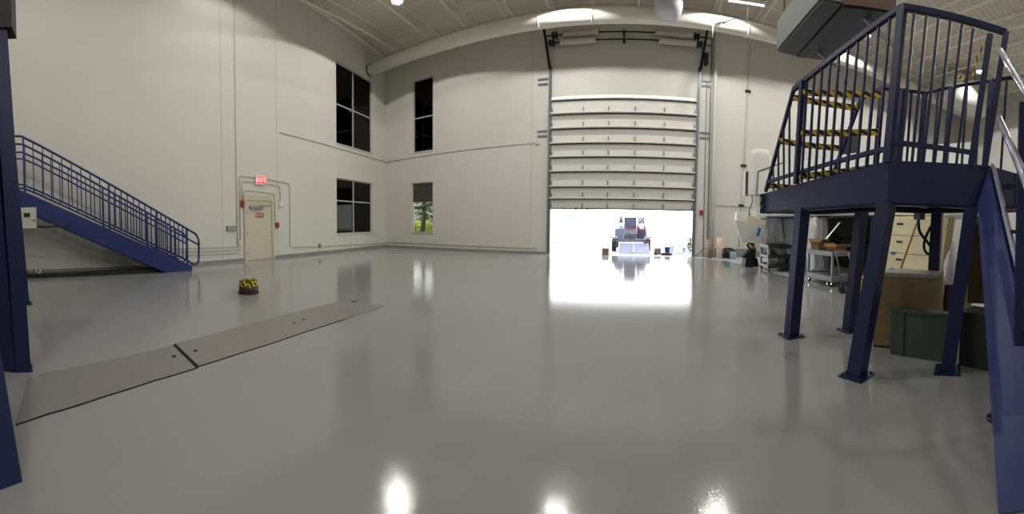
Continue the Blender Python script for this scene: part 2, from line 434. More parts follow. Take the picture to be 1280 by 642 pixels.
run('conduit', 'lower painted conduit leading left from the lit exit sign', [(ue+.3, 3.42), (uy(6.32), 3.44), (uy(6.32), 2.56)])
run('conduit', 'upper painted conduit leading right from the lit exit sign and down to the floor run', [(ue-.3, 3.62), (uy(9.05), 3.5), (uy(9.05), .46), (uy(11), .4), (uy(16.3), .27), (.05, .27)])
run('conduit', 'lower painted conduit leading right from the lit exit sign to a small box', [(ue-.3, 3.42), (uy(8.45), 3.32), (uy(8.45), 2.62)])
run('conduit', 'painted conduit arching over the beige exit door', [(uy(6.42), .55), (uy(6.42), 3.06), (uy(8.12), 2.98), (uy(8.12), 1.65)])
run('conduit', 'long painted conduit sloping across the left wall below the upper window', [(uy(8.45), 5.82), (uy(10.2), 5.79), (uy(14), 5.72), (.04, 5.68)])
for i, z in enumerate((.36, .5, .64)):
    run('conduit', ('lowest', 'middle', 'topmost')[i]+' of three painted conduits low on the wall behind the stair foot', [(uy(6.2-.04*i), z+.3), (uy(6.2-.04*i), z), (uy(.5), z+.1)], .018)
run('conduit', 'long painted conduit across the front wall between upper and lower windows', [(-15.2, 5.66), (-11.5, 5.75), (-5.0, 5.86)], P=FW)
run('conduit', 'low painted conduit along the front wall above the baseboard', [(-15.1, .3), (-5.1, .3), (-4.9, .3)], P=FW)
run('conduit', 'grey conduit running up the front wall right of the overhead door', [(3.78, .02), (3.78, 5), (3.78, 9.2)], P=FW, m='grey')
run('conduit', 'tall thin conduit on the front wall with black clamps', [(5.75, .5), (5.85, 3.3), (6.08, 9.6), (6.15, 11.3)], P=FW, m='conduit')
run('conduit', 'painted conduit level across the front wall behind the swing-arm screen', [(4.4, 2.72), (6, 2.72), (11, 2.72)], P=FW)
def wbox(name, label, cat, u, z, w, h, d, m, P=LW):
    mb = MB(); slab(mb, P, u-w/2, u+w/2, z-h/2, z+h/2, 0, d)
    slab(mb, P, u-w/2+.015, u+w/2-.015, z-h/2+.015, z+h/2-.015, d, d+.012)
    return tag(mb.build(name, m, loc=P(u, z-h/2, 0)), label, cat)
wbox('fire_strobe', 'dark red fire horn strobe on the left wall beside the door top', 'fire alarm', uy(6.3), 2.46, .2, .26, .1, 'red')
wbox('fire_alarm_pull', 'red fire alarm pull station right of the beige exit door', 'fire alarm', uy(8.24), 1.52, .16, .24, .09, 'red')
wbox('junction_box', 'pale junction box on the left wall up from the pull station', 'box', uy(8.45), 2.5, .16, .24, .08, 'white')
wbox('switch_box', 'triple grey switch box on the left wall left of the door', 'switch', uy(5.75), 1.42, .46, .2, .07, 'grey')
wbox('outlet_box', 'small grey outlet box low on the left wall near the lower window', 'outlet', uy(11.1), .42, .14, .2, .07, 'grey')
wbox('junction_box', 'small round-cornered box ending the conduit by the overhead door', 'box', -4.95, 5.86, .18, .2, .08, 'conduit', FW)
wbox('fire_alarm_pull', 'red fire alarm pull station right of the overhead door', 'fire alarm', 3.64, 2.3, .16, .26, .09, 'red', FW)
for z, t in ((8.9, 'upper'), (4.9, 'middle'), (2.75, 'lower')):
    wbox('conduit_clamp', t+' black clamp on the tall thin conduit of the front wall', 'clamp', {8.9: 6.06, 4.9: 5.9, 2.75: 5.82}[z], z, .3, .12, .08, 'dark', FW)
# downpipe right of the overhead door
tag(MB().tube([FW(4.22, 0, .12), FW(4.22, 5, .12), FW(4.22, 10.4, .12), FW(4.22, 12.5, .12)], .1, 10).build('downpipe', 'wall', loc=FW(4.22, 0, .12)), 'thick painted downpipe on the front wall right of the overhead door', 'pipe')
tag(MB().tube([FW(4.0, 0, .06), FW(4.0, 8, .06), FW(4.02, 12.4, .06)], .03, 8).build('conduit', 'grey', loc=FW(4, 0, .06)), 'dark grey conduit hugging the downpipe right of the overhead door', 'conduit')

# ------------------------------------------------------------------ sectional overhead door
d2 = tag(struct(bpy.data.objects.new('door_2', None)), 'white sectional overhead door half raised in the front wall'); COL.objects.link(d2); d2.location = (-.5, D, 0)
zz = [2.40, 2.97, 3.59, 4.37, 5.12, 5.82, 6.59, 7.34, 8.06]
def XL(z): return -4.26+.004*z
def XRr(z): return 3.2+.012*z
for i, (a, b) in enumerate(zip(zz, zz[1:])):
    mb = MB().box(XL(a), XRr(a), D+.02, D+.07, a+.012, b-.012)
    mb.box(XL(a)+.02, XRr(a)-.02, D-.004, D+.02, a+.05, a+.3)          # stiffened lower rail
    p = mb.build('door_panel', 'panel', d2)
    mb = MB().box(XL(a), XRr(a), D-(.20 if b < 8 else .1), D+.02, b-.06, b-.005)
    mb.build('strut', 'strut', p)
    mb = MB().box(XL(a), XRr(a), D-.012, D+.02, b-.11, b-.06); mb.build('joint_seal', 'dark', p)
    for x in (XL(a)+.04, -2.55, -1.25, .1, 1.6, XRr(a)-.12):
        MB().box(x, x+.05, D-.07, D-.004, a+.0, a+.26).build('hinge', 'grey', p)
mb = MB().box(XL(2), XRr(2), D+.01, D+.08, 2.36, 2.412); mb.build('bottom_seal', 'rubber', d2)
for s, t in ((-1, 'left'), (1, 'right')):
    def px(z): return (-4.33+.01*z*.3) if s < 0 else (3.26+.016*z)
    mb = MB()
    mb.beam((px(0), D-.06, 0), (px(9.8), D-.06, 9.8), .07, .1, (1, 0, 0)); mb.beam((px(0)-s*.05, D-.02, 0), (px(9.8)-s*.05, D-.02, 9.8), .1, .03, (0, 1, 0))
    mb.build('track', 'track', d2)
    mb = MB().beam((px(9.7), D-.08, 9.6), (px(9.7)+s*.28, D-.5, 11.7), .1, .1); mb.build('track_arm', 'dark', d2)
    for z in (9.15, 6.45):
        for k in (0, 1):
            mb = MB(); slab(mb, FW, (px(z)+s*.12) if s > 0 else (px(z)+s*.65), (px(z)+s*.65) if s > 0 else (px(z)+s*.12), z-.26*k-.04, z-.26*k+.05, 0, .05); mb.build('wall_bracket', 'track', d2)
    for zs, x in ((11.2, px(11)-s*.28), (10.83, px(11)-s*.12)):
        MB().lathe([(.05, -.12), (.2, -.12), (.2, -.09), (.13, -.05), (.13, .05), (.2, .09), (.2, .12), (.05, .12)], (x, D-.3, zs), axis='x').build('cable_drum', 'dark', d2)
    a, b = ((-3.6, -1.8), (1.05, 2.95))[s > 0]
    for zs, o in ((11.2, 0), (10.83, .12 if s < 0 else .2)):
        mb = MB(); n = 46; o = -o if s < 0 else o
        mb.tube([(a+o+(b-a)*i/n, D-.3, zs-.03*math.sin(PI*i/n)) for i in range(n+1)], [.135+.02*(i % 2)+.012*math.sin(i*1.1) for i in range(n+1)], 12)
        mb.build('torsion_spring', 'insul', d2)
for zs, w in ((11.2, .0), (10.83, .25)):
    MB().tube([(-4.45, D-.3, zs), (3.9, D-.3, zs)], .035, 8).build('shaft', 'dark', d2)
    mb = MB().box(-.56, -.44, D-.36, D, zs-.07, zs+.07); mb.build('centre_bearing', 'dark', d2)
MB().box(3.62, 3.78, D-.35, D-.02, 9.9, 10.45).build('hoist', 'black', d2)

# ------------------------------------------------------------------ round duct along the front wall
DY, DZ, RR = 15.75, 11.05, .34
du = thing('air_duct', 'long white round duct hung along the top of the front wall', 'duct', (4, DY, DZ))
MB().lathe([(RR-.015, -14.88), (RR, -14.86), (RR, 23.8), (RR-.015, 23.82)], (0, DY, DZ), 28, 'x').build('duct_tube', 'duct', du)
MB().lathe([(RR-.04, -14.9), (RR+.02, -14.9), (RR+.02, -14.8), (RR+.002, -14.8)], (0, DY, DZ), 28, 'x').build('end_ring', 'black', du)
for x in (-9.2, -4.4, -1.9, 3.95, 5.3, 9.5, 14):
    mb = MB(); mb.tube([(x, DY, ZC), (x, DY, DZ+RR-.02)], .03, 6); mb.tube([(x, DY+(RR+.01)*math.sin(a), DZ+(RR+.01)*math.cos(a)) for a in [2*PI*i/24 for i in range(25)]], .022, 6, False)
    mb.build('hanger', 'white', du)

tag(MB().tube([(4.6, DY-.3, DZ+.18), (4.1, 15.32, 11.02), (3.75, 15.32, 10.95), (3.56, 15.32, 10.8), (3.52, 15.32, 10.6), (3.50, 15.32, 10.15)], .035, 8).build('bent_pipe', 'white', loc=(3.5, 15.32, 10.2)), 'thin bent white pipe dropping from the round duct at the right door track', 'pipe')
# ------------------------------------------------------------------ roof joists
JX = [-13.36, -11.0, -8.7, -6.4, -4.12, -2.0, .2, 2.1, 4.0, 6.3, 8.6, 10.9, 13.2, 15.5, 17.8, 20.1, 22.4]
ORD = 'first second third fourth fifth sixth seventh eighth ninth tenth eleventh twelfth thirteenth fourteenth fifteenth sixteenth seventeenth'.split()
j0 = None
for i, x in enumerate(JX):
    if j0 is None:
        j0 = thing('roof_joist', '', 'joist', (x, 4, 12.0)); 
        ya, yb = YB+.2, D-.35
        mb = MB()
        for s in (-1, 1): mb.box(x+s*.03-.025, x+s*.03+.025, ya, D, 12.66, 12.745)
        mb.build('top_chord', 'joist', j0)
        mb = MB()
        for s in (-1, 1): mb.box(x+s*.03-.025, x+s*.03+.025, ya+.8, yb-.9, 12.02, 12.07)
        mb.build('bottom_chord', 'joist', j0)
        mb = MB(); y = ya+.2; lo = False; pts = []
        while y < yb: pts.append((x, y, 12.05 if lo else 12.68)); lo = not lo; y += .62
        mb.tube(pts, .016, 6); mb.build('web', 'joist', j0); j = j0
    else:
        j = j0.copy(); COL.objects.link(j); j.location.x = x
        for c in list(j0.children): d = c.copy(); COL.objects.link(d); d.parent = j
    j['label'] = 'white open-web roof joist, %s from the left wall' % ORD[i]; j['group'] = 'roof joists'
for i, (y, z) in enumerate(((15.4, 12.08), (11.5, 12.08), (7.5, 12.08), (3.5, 12.08))):
    o = MB().tube([(-LX+(D-y)*TA+.06, y, z), (23.6, y, z)], .03, 6).build('bridging_bar', 'joist', loc=(4, y, z))
    tag(o, 'thin white bridging bar under the roof joists, %s from the front wall' % ORD[i], 'bar', 'bridging bars')
o = MB(); slab(o, LW, .05, UE, 12.45, 12.62, .002, .06); tag(o.build('ledger_angle', 'joist', loc=LW(8, 12.45, 0)), 'white ledger along the top of the left wall', 'ledger')
# ------------------------------------------------------------------ right-hand steel platform
A = (2.53, 2.75); FE = (2.246, 5.64); G = (3.19, 5.1); C2 = (3.33, 3.75); K = (3.95, 3.42); MM = (4.12, 2.0); DP = (3.5, 2.07)
deck = [A, FE, G, C2, K, MM, DP]
def ztop(x, y): return 2.36-.06*(y-2.75)
def zbot(x, y): return 1.88-.013*(y-2.75)
pf = thing('steel_platform', 'navy steel work platform on posts at the right, hung with hazard tape', 'platform', (3.0, 3.6, 0))
cx, cy = 3.1, 3.6
def inset(p, k): 
    d = V((cx-p[0], cy-p[1])).normalized(); return (p[0]+d.x*k, p[1]+d.y*k)
MB().prism([inset(p, .03) for p in deck], lambda x, y: ztop(x, y)-.08, lambda x, y: ztop(x, y)-.01).build('deck', 'dark', pf)
for a, b in zip(deck, deck[1:]+deck[:1]):
    d = V((b[0]-a[0], b[1]-a[1])).normalized(); n = V((-d.y, d.x))
    if n.dot(V((cx-a[0], cy-a[1]))) < 0: n = -n
    q = [a, b, (b[0]+n.x*.05, b[1]+n.y*.05), (a[0]+n.x*.05, a[1]+n.y*.05)]
    mb = MB().prism(q, zbot, ztop)
    q2 = [a, b, (b[0]+n.x*.16, b[1]+n.y*.16), (a[0]+n.x*.16, a[1]+n.y*.16)]
    mb.prism(q2, zbot, lambda x, y: zbot(x, y)+.03)
    mb.build('fascia_beam', 'navy', pf)
for x0, y0, x1, y1 in ((2.55, 3.9, 3.2, 3.9), (2.45, 4.7, 3.1, 4.55), (2.85, 2.7, 3.8, 3.3)):
    MB().beam((x0, y0, 2.08), (x1, y1, 2.08), .1, .3).build('cross_beam', 'navy', pf)
for (b, t, w, ang) in (((2.335, 2.965, 0), (2.56, 2.80, 1.9), .17, .35), ((2.33, 4.54, 0), (2.42, 4.46, 1.9), .165, .1), ((3.27, 4.38, 0), (3.38, 4.27, 1.9), .16, .1), ((3.2, 2.38, 0), (3.36, 2.22, 1.9), .165, .6), ((3.98, 3.3, 0), (4.02, 3.26, 1.9), .16, .5)):
    p = MB().vbeam((b[0], b[1], .015), t, w, ang).build('post', 'navy', pf)
    mb = MB().vbeam(b, (b[0], b[1], .015), .3, ang)
    for i, j in ((1, 1), (1, -1), (-1, 1), (-1, -1)):
        x, y = .115*i, .115*j; c, s = math.cos(ang), math.sin(ang)
        mb.lathe([(.013, .01), (.013, .035)], (b[0]+x*c-y*s, b[1]+x*s+y*c, 0), 6)
    mb.build('base_plate', 'navy', p)
def rail(name, pts, r=.03, m='navy'): return MB().tube(pts, r, 10).build(name, m, pf)
def sq(name, a, b, w=.07, ang=0.): return MB().vbeam(a, b, w, ang).build(name, 'navy', pf)
AT = (2.61, 2.69, 4.03); NT = (2.316, 4.645, 3.676); NE = (2.252, 5.5, 2.22)
D1B, D1T = (3.31, 2.21, 2.37), (3.46, 2.09, 3.93); D2B, D2T = (3.45, 2.11, 2.37), (3.63, 1.97, 4.02)
def on(a, b, t): return lerp(a, b, t)
sq('railing_post', (2.53, 2.77, 2.34), AT, .085, .3)
sq('railing_post', (2.325, 4.50, 2.25), (2.332, 4.40, 3.72), .07, .1)
sq('railing_post', D1B, D1T, .075, .6); sq('railing_post', D2B, D2T, .075, .6)
MB().beam(AT, NT, .06, .06).build('top_rail', 'navy', pf)
MB().beam(NT, NE, .05, .05).build('end_rail', 'navy', pf)
MB().beam((2.545, 2.74, 2.50), (2.255, 5.45, 2.375), .05, .05).build('bottom_rail', 'navy', pf)
MB().beam(AT, D2T, .06, .06).build('top_rail', 'navy', pf)
MB().beam((2.545, 2.74, 2.56), (3.33, 2.2, 2.53), .05, .05).build('bottom_rail', 'navy', pf)
LB = lambda t: on((2.53, 2.77, 2.34), (2.325, 4.53, 2.25), t)
LT = lambda t: on(AT, (2.34, 4.48, 3.71), t)
for k in range(10): 
    t = (k+1)/11.; sq('baluster', LB(t), LT(t), .03)
for k in range(4):
    t = (k+.6)/4.8; a = on((2.32, 4.6, 2.25), (2.256, 5.4, 2.2), t); b = on((2.316, 4.66, 3.65), (2.258, 5.45, 2.3), t); sq('baluster', a, b, .026)
for k in range(6):
    t = (k+1)/7.4; sq('baluster', on((2.53, 2.75, 2.35), D1B, t), on(AT, D1T, t*.98), .032, .6)
# far railing
CT = (3.29, 3.76, 3.66); C1 = (3.5, 3.56, 3.64); KT = (3.82, 3.40, 3.66); R1 = (3.9, 2.97, 3.67); R2 = (4.02, 2.38, 3.68); R3 = (4.08, 1.95, 3.68)
DT, DE = (3.25, 4.2, 3.62), (3.19, 5.02, 2.26)
MB().tube([CT, C1, KT], .028, 8).build('top_rail', 'navy', pf); MB().tube([KT, R1, R2, R3], .028, 8).build('top_rail', 'navy', pf)
MB().beam(CT, DT, .05, .05).build('top_rail', 'navy', pf); MB().beam(DT, DE, .05, .05).build('end_rail', 'navy', pf)
for t in (CT, C1, KT, R1, R2): sq('railing_post', (t[0]-.05, t[1]+.06, 2.28), t, .065, .2)
for a, b, f in ((CT, DT, (.45, .95)), (DT, DE, (.3, .6)), (C1, KT, (.4,)), (KT, R1, (.5,)), (R1, R2, (.4, .75)), (R2, R3, (.5,))):
    for t in f:
        q = on(a, b, t); sq('baluster', (q[0]-.04, q[1]+.04, 2.27), q, .028, .2)

# ------------------------------------------------------------------ hazard tape, each strip a thing
def hang(name, label, p, q, w=.095, sag=.02, up=(0, 0, 1), group='hazard tape on the right-hand platform', n=10, m='tape'):
    pts = [tuple(V(lerp(p, q, i/n))-V((0, 0, sag*math.sin(PI*i/n)))) for i in range(n+1)]
    return tag(MB().ribbon(pts, w, up).build(name, m, loc=pts[0]), label, 'tape', group)
hang('hazard_tape', 'yellow and black tape between platform posts, the topmost strip', (2.30, 4.40, 3.55), (3.27, 3.72, 3.55))
hang('hazard_tape', 'yellow and black tape strung between the tops of the two sloping end rails', (2.285, 4.70, 3.58), (3.23, 4.25, 3.48))
hang('hazard_tape', 'yellow and black tape between platform posts, at mid height', (2.29, 4.45, 2.98), (3.25, 3.76, 3.02))
hang('hazard_tape', 'yellow and black tape strung between the two sloping end rails at mid height', (2.26, 5.0, 2.98), (3.2, 4.62, 2.92))
hang('hazard_tape', 'yellow and black tape between platform posts, just above the deck', (2.29, 4.50, 2.35), (3.25, 3.80, 2.52))
hang('hazard_tape', 'yellow and black tape low across the sloping end rails at the deck edge', (2.245, 5.46, 2.32), (3.18, 4.98, 2.30))
hang('hazard_tape', 'yellow and black tape strip stuck upright at the far end of the platform beam', (2.226, 5.60, 2.18), (2.226, 5.60, 1.86), .07, 0, (1, .2, 0), m='tapes')
pts = [(3.47, 2.14, 3.9), (3.6, 2.35, 3.8), (3.62, 2.4, 3.62), (3.72, 2.6, 3.6), (3.78, 2.75, 3.72), (3.88, 2.95, 3.66)]
tag(MB().ribbon(pts, .05, (0, 0, 1)).build('hazard_tape', 'tapes', loc=pts[0]), 'loose yellow and black tape drooping from the railing corner by the right stair', 'tape', 'hazard tape on the right-hand platform')

# ------------------------------------------------------------------ right-hand stair, coming down towards the viewer
rs = thing('steel_staircase', 'navy steel stair dropping from the right-hand platform toward the viewer', 'staircase', (2.4, 1.0, 0))
T0, B0 = V((3.50, 2.06, 2.36)), V((1.86, .86, 0)); sd = (B0-T0); off = V((.6, -.82, 0))*.86
sblue = mat('stair blue paint', (48, 58, 112), .4, vary=.05); sedge = mat('worn blue grey edge', (120, 124, 150), .4, metal=.2)
for o in (V((0, 0, 0)), off):
    q = [V((3.50, 2.06, 2.36))+o, V((2.0, .58, 0))+o, V((1.77, .90, 0))+o, V((3.34, 2.10, 1.93))+o]
    nn = (q[1]-q[0]).cross(q[3]-q[0]).normalized()*.03
    st = MB().hexa([p-nn for p in q], [p+nn for p in q]).build('stringer', sblue, rs)
    MB().beam(q[0]+V((.03, -.03, .03)), q[1]+V((.03, -.03, .03)), .11, .03, (.3, .3, 1)).build('flange', sedge, st)
for k in range(9):
    t = (k+.5)/9.; c = T0+sd*t+V((.09, -.12, -.06)); hd = V((sd.x, sd.y, 0)).normalized()
    MB().hexa([c-hd*.13+V((0, 0, -.04)), c+hd*.13+V((0, 0, -.04)), c+hd*.13+off+V((0, 0, -.04)), c-hd*.13+off+V((0, 0, -.04))],
              [c-hd*.13, c+hd*.13, c+hd*.13+off, c-hd*.13+off]).build('tread', 'dark', rs)
worn = mat('bare grey handrail', (140, 144, 160), .3, metal=.5)
for z0, z1, a0 in ((3.50, 3.32, 0), (2.86, 2.84, 0)):
    for o in (V((0, 0, 0)), off):
        p = V((2.86, 1.60, z0-.16))+o; q = V((1.93, .908, {3.50: 2.50, 2.86: 1.99}[z0]))+o; d = q-p
        MB().tube([p-d*.02, p+d*.5, q, q+d*.35], .03, 10).build('handrail', worn, rs)
MB().vbeam((2.46, 1.15, .7), (2.42, 1.14, 2.62), .07, .6).build('handrail_post', 'navy', rs)
for t in (.1, .6):
    c = T0+sd*t+off; MB().vbeam((c.x, c.y, c.z-.1), (c.x, c.y, c.z+1.05), .06, .6).build('handrail_post', 'navy', rs)

# ------------------------------------------------------------------ left-hand platform columns and stair stringer
lp = thing('steel_platform', 'navy steel columns of the platform cut off by the left edge', 'platform', (-4, -.9, 0))
p = MB().vbeam((-3.82, -.79, .015), (-3.80, -.98, 4.25), .17, .2).build('post', 'navy', lp)
MB().vbeam((-3.82, -.79, 0), (-3.82, -.79, .015), .21, .2).build('base_plate', 'navy', p)
MB().hexa([(-3.98, -1.25, 0), (-3.74, -1.25, 0), (-3.7, -.86, 0), (-3.9, -.86, 0)], [(-3.98, -1.45, 4.2), (-3.74, -1.45, 4.2), (-3.7, -1.1, 4.2), (-3.9, -1.1, 4.2)]).build('stiffener', 'navy', lp)
p = MB().vbeam((-7.13, -1.40, .015), (-7.1, -1.72, 4.9), .18, .2).build('post', 'navy', lp)
MB().vbeam((-7.13, -1.40, 0), (-7.13, -1.40, .015), .3, .2).build('base_plate', 'navy', p)
MB().prism([(-7.3, -2.0), (-4.0, -1.45), (-2.3, -1.25), (-2.9, -2.6), (-7.3, -3.4)], 3.6, 3.85).build('deck', 'navy', lp)
for x, y in ((-7.0, -3.2), (-3.2, -2.4)): MB().vbeam((x, y, 0), (x, y, 3.6), .16, .2).build('post', 'navy', lp)
MB().hexa([(-3.95, -1.3, 3.86), (-3.70, -1.3, 3.86), (-3.70, -.80, 3.80), (-3.95, -.80, 3.80)], [(-3.95, -1.3, 4.7), (-3.70, -1.3, 4.7), (-3.70, -.80, 4.7), (-3.95, -.80, 4.7)]).build('header_box', 'black', lp)
MB().tube([(-4.75, -1.0, .34), (-4.74, -1.05, 1.5), (-4.7, -1.2, 4.7)], .035, 8).build('hanging_pipe', 'navy', lp)
MB().tube([(-4.75, -1.0, .42), (-4.75, -1.0, .50)], .045, 8).build('pipe_collar', 'chrome', lp)
lst = thing('steel_staircase', 'dark navy stair stringer and step at the bottom left corner', 'staircase', (-2.1, -.6, 0))
def lean(p, z): return (p[0]-.05*z, p[1]-.165*z, z)
Q = [(-2.20, -.50), (-2.105, -.46), (-1.98, -.62), (-2.06, -.66)]
MB().hexa([lean(p, 0) for p in Q], [lean(p, 3.6) for p in Q]).build('stringer', 'navy', lst)
Q2 = [(p[0]-.85, p[1]-.55) for p in Q]
MB().hexa([lean(p, 0) for p in Q2], [lean(p, 3.6) for p in Q2]).build('stringer', 'navy', lst)
for k in range(12):
    z = .28+.29*k; a, b = lean((-2.16, -.66), z), lean((-2.95, -1.18), z)
    MB().beam(a, b, .2, .035).build('tread', 'dark', lst)
# ------------------------------------------------------------------ long stair against the left wall
ls = thing('steel_staircase', 'long blue stair with railings rising along the left wall', 'staircase', (-11.4, 1, 0))
WD = V((.1656, -1, 0)); FOOT = V((-11.42, 3.46, 0)); OFF = V((-1.0, -.16, 0))
def sp(y, z, o=0.): t = 3.46-y; return FOOT+WD*t+V((0, 0, z))+OFF*o
YT = -2.35
def zl(y, z0, z1): return z0+(z1-z0)*(3.46-y)/(3.46+2.0)      # height along the flight between foot and y=-2
TOPS = lambda y: zl(y, .14, 2.72); BOTS = lambda y: max(0, zl(y, -.46, 2.12))
for o, t in ((0, 'near'), (1, 'far')):
    q = [sp(3.46, 0, o), sp(2.50, 0, o), sp(YT, BOTS(YT), o), sp(YT, TOPS(YT), o), sp(3.46, .16, o)]
    e = V((.03, 0, 0)); s = MB().hexa([p-e for p in q], [p+e for p in q]).build('stringer', 'blue', ls)
for k in range(13):
    y = 3.25-k*.42; z = TOPS(y)-.1
    a = [sp(y+.14, z, .03), sp(y-.14, z, .03), sp(y-.14, z, .97), sp(y+.14, z, .97)]
    MB().hexa([p-V((0, 0, .04)) for p in a], a).build('tread', 'dark', ls)
q = [sp(2.9, .05, .05), sp(YT, BOTS(YT)+.1, .05), sp(YT, BOTS(YT)+.1, .95), sp(2.9, .05, .95)]
MB().hexa(q, [p+V((0, 0, .05)) for p in q]).build('soffit', 'blue', ls)
RT = lambda y: zl(y, 1.36, 4.42); R2f = lambda y: zl(y, 1.03, 3.95); RB = lambda y: zl(y, .28, 2.95)
for o in (0, 1):
    pts = [sp(-2.9, RT(-2.0)+.1, o), sp(-2.05, RT(-2.0)+.02, o)]+[sp(y, RT(y), o) for y in (-1.6, 1, 3.3)]+[sp(3.62, RT(3.62), o), sp(3.72, RT(3.72)-.12, o), sp(3.74, .95, o), sp(3.72, .32, o), sp(3.6, .2, o), sp(3.4, .26, o)]
    MB().tube(pts, .038, 8).build('top_rail', 'blue', ls)
    MB().tube([sp(-2.9, R2f(-2.0)+.03, o), sp(-2.05, R2f(-2.0), o), sp(-1.6, R2f(-1.6), o), sp(3.3, R2f(3.3), o), sp(3.72, R2f(3.72), o)], .03, 8).build('mid_rail', 'blue', ls)
    MB().tube([sp(-2.9, RB(-2.0)+.02, o), sp(-2.05, RB(-2.0), o), sp(-1.6, RB(-1.6), o), sp(3.4, RB(3.4), o)], .03, 8).build('bottom_rail', 'blue', ls)
    Y = [-2.0, .62, 2.2, 3.28]
    for y in Y: MB().vbeam(sp(y, TOPS(y)-.25, o), sp(y, RT(y), o), .06, .17).build('railing_post', 'blue', ls)
    for a, b, n in ((-2.0, .62, 8), (.62, 2.2, 7), (2.2, 3.28, 6)):
        for k in range(1, n+1):
            y = a+(b-a)*k/(n+1.); MB().vbeam(sp(y, RB(y), o), sp(y, RT(y), o), .034, .17).build('baluster', 'blue', ls)
    for y in (-2.3, -2.6): MB().vbeam(sp(y, RB(-2)+.02, o), sp(y, RT(-2)+.06, o), .034, .17).build('baluster', 'blue', ls)
q = [sp(YT, 2.55), sp(YT-1.6, 2.55), sp(YT-1.6, 2.55, 1), sp(YT, 2.55, 1)]
MB().hexa(q, [p+V((0, 0, .24)) for p in q]).build('landing', 'blue', ls)
for o in (0, 1): MB().vbeam(sp(-3.2, 0, o), sp(-3.2, 2.56, o), .12).build('landing_post', 'blue', ls)
for (y, o) in ((-2.25, .02), (-2.25, 1)): MB().vbeam(sp(y, 0, o), sp(y, 2.3, o), .1, .17).build('landing_post', 'blue', ls)

# grey control box and cable below the stair
cb = thing('control_box', 'grey control box with a red-lit switch on an arm below the left stair', 'control box', (-10.5, -1.9, 1.55))
MB().box(-10.42, -10.22, -2.13, -1.62, 1.58, 2.22).build('case', 'conduit', cb, bevel=.012)
MB().box(-10.22, -10.2, -1.98, -1.79, 1.93, 2.05).build('switch_plate', 'black', cb)
MB().lathe([(.03, 0), (.03, .03), (.02, .04)], (-10.22, -1.66, 1.83), 10, 'x').build('lamp', mat('red pilot lamp', (170, 60, 50), .4), cb)
MB().beam((-10.32, -2.25, 1.62), (-10.52, -.55, 1.62), .06, .06).build('support_arm', 'dark', cb)
MB().vbeam((-10.33, -2.2, 0), (-10.33, -2.2, 2.3), .07).build('support_post', 'dark', cb)
pts = [V((-11.1, -1.95, .02))+V((.12*math.sin(t*1.7), .3*t/6, .18+.2*math.sin(t*1.1))) for t in [i*.5 for i in range(13)]]
tag(MB().tube([(-11.1, -2.05, .02)]+pts+[(-11.0, -1.6, .01)], .022, 8).build('cable', 'sheet', loc=(-11.1, -2, 0)), 'white cable coiled on the floor under the left stair', 'cable')

# ------------------------------------------------------------------ trench cover plates and the tub of tape
def plate(label, q, slots, group):
    t = thing('floor_plate', label, 'floor plate', (sum(p[0] for p in q)/len(q), sum(p[1] for p in q)/len(q), 0), group)
    MB().prism(q, .001, .008).build('plate', 'plate', t)
    for (a, b, w) in slots: MB().beam((a[0], a[1], .0085), (b[0], b[1], .0085), w, .002).build('lifting_slot', 'slot', t)
    return t
F1 = [(-2.72, -.636), (-2.91, -.40), (-3.225, .12), (-3.454, .6), (-3.63, 1.12)]; B1 = [(-4.40, 1.05), (-4.205, .53), (-4.016, .06), (-3.632, -.685)]
F2 = [(-3.67, 1.17), (-3.842, 1.765), (-4.083, 2.907), (-4.201, 3.806), (-4.294, 4.92)]; B2 = [(-5.163, 4.904), (-5.203, 4.291), (-5.089, 3.364), (-4.836, 2.227), (-4.46, 1.10)]
plate('steel tread plate in the floor trench at the near left', F1+B1, [((-3.99, .96), (-4.05, .98), .05)], 'trench cover plates')
plate('steel tread plate in the floor trench beyond the black gap', F2+B2, [((-4.09, 1.26), (-4.14, 1.29), .05), ((-4.52, 3.02), (-4.56, 3.05), .05), ((-4.6, 3.26), (-4.63, 3.29), .05), ((-5.06, 4.8), (-4.95, 4.83), .1)], 'trench cover plates')
struct(MB().prism([(-3.6, 1.13), (-3.68, 1.175), (-4.48, 1.105), (-4.40, 1.05)], .0, .003).build('trim_trench_gap', 'slot'))
fl = F1+F2[:-1]; mb = MB()
for a, b in zip(fl, fl[1:]): mb.beam((a[0]+.012, a[1], .001), (b[0]+.012, b[1], .001), .018, .004)
struct(mb.build('trim_trench_edge', 'slot'))
tb = thing('tape_tub', 'round maroon tub heaped with crumpled yellow and black tape on the open floor', 'tub', (-7.1, 3.5, 0))
MB().lathe([(.2, 0), (.225, .01), (.225, .17), (.2, .18), (.18, .16)], (-7.1, 3.5, 0), 24).build('tub', 'maroon', tb)
MB().lathe([(.1, 0), (.238, 0), (.242, .02), (.236, .035), (.1, .035)], (-7.1, 3.5, 0.003), 24).build('foot_ring', 'dark', tb)
rnd = random.Random(3); pts = []
for i in range(150):
    a = i*.42+rnd.random()*.5; r = .07+.145*abs(math.sin(i*.37)); pts.append((-7.1+r*math.cos(a), 3.5+r*math.sin(a), .2+.06*math.sin(i*1.3)+.03*rnd.random()))
MB().ribbon(pts, .075).build('tape_heap', 'tapes', tb)

q = [sp(3.0, 0, .25), sp(-2.2, 0, .25), sp(-2.2, 0, .62), sp(3.0, 0, .62)]  # low black box added to make a dark strip under the stair
tag(MB().hexa(q, [p+V((0, 0, .12)) for p in q]).build('dark_floor_strip', 'black', loc=q[0]), 'low black strip on the floor beneath the long blue stair', 'curb')
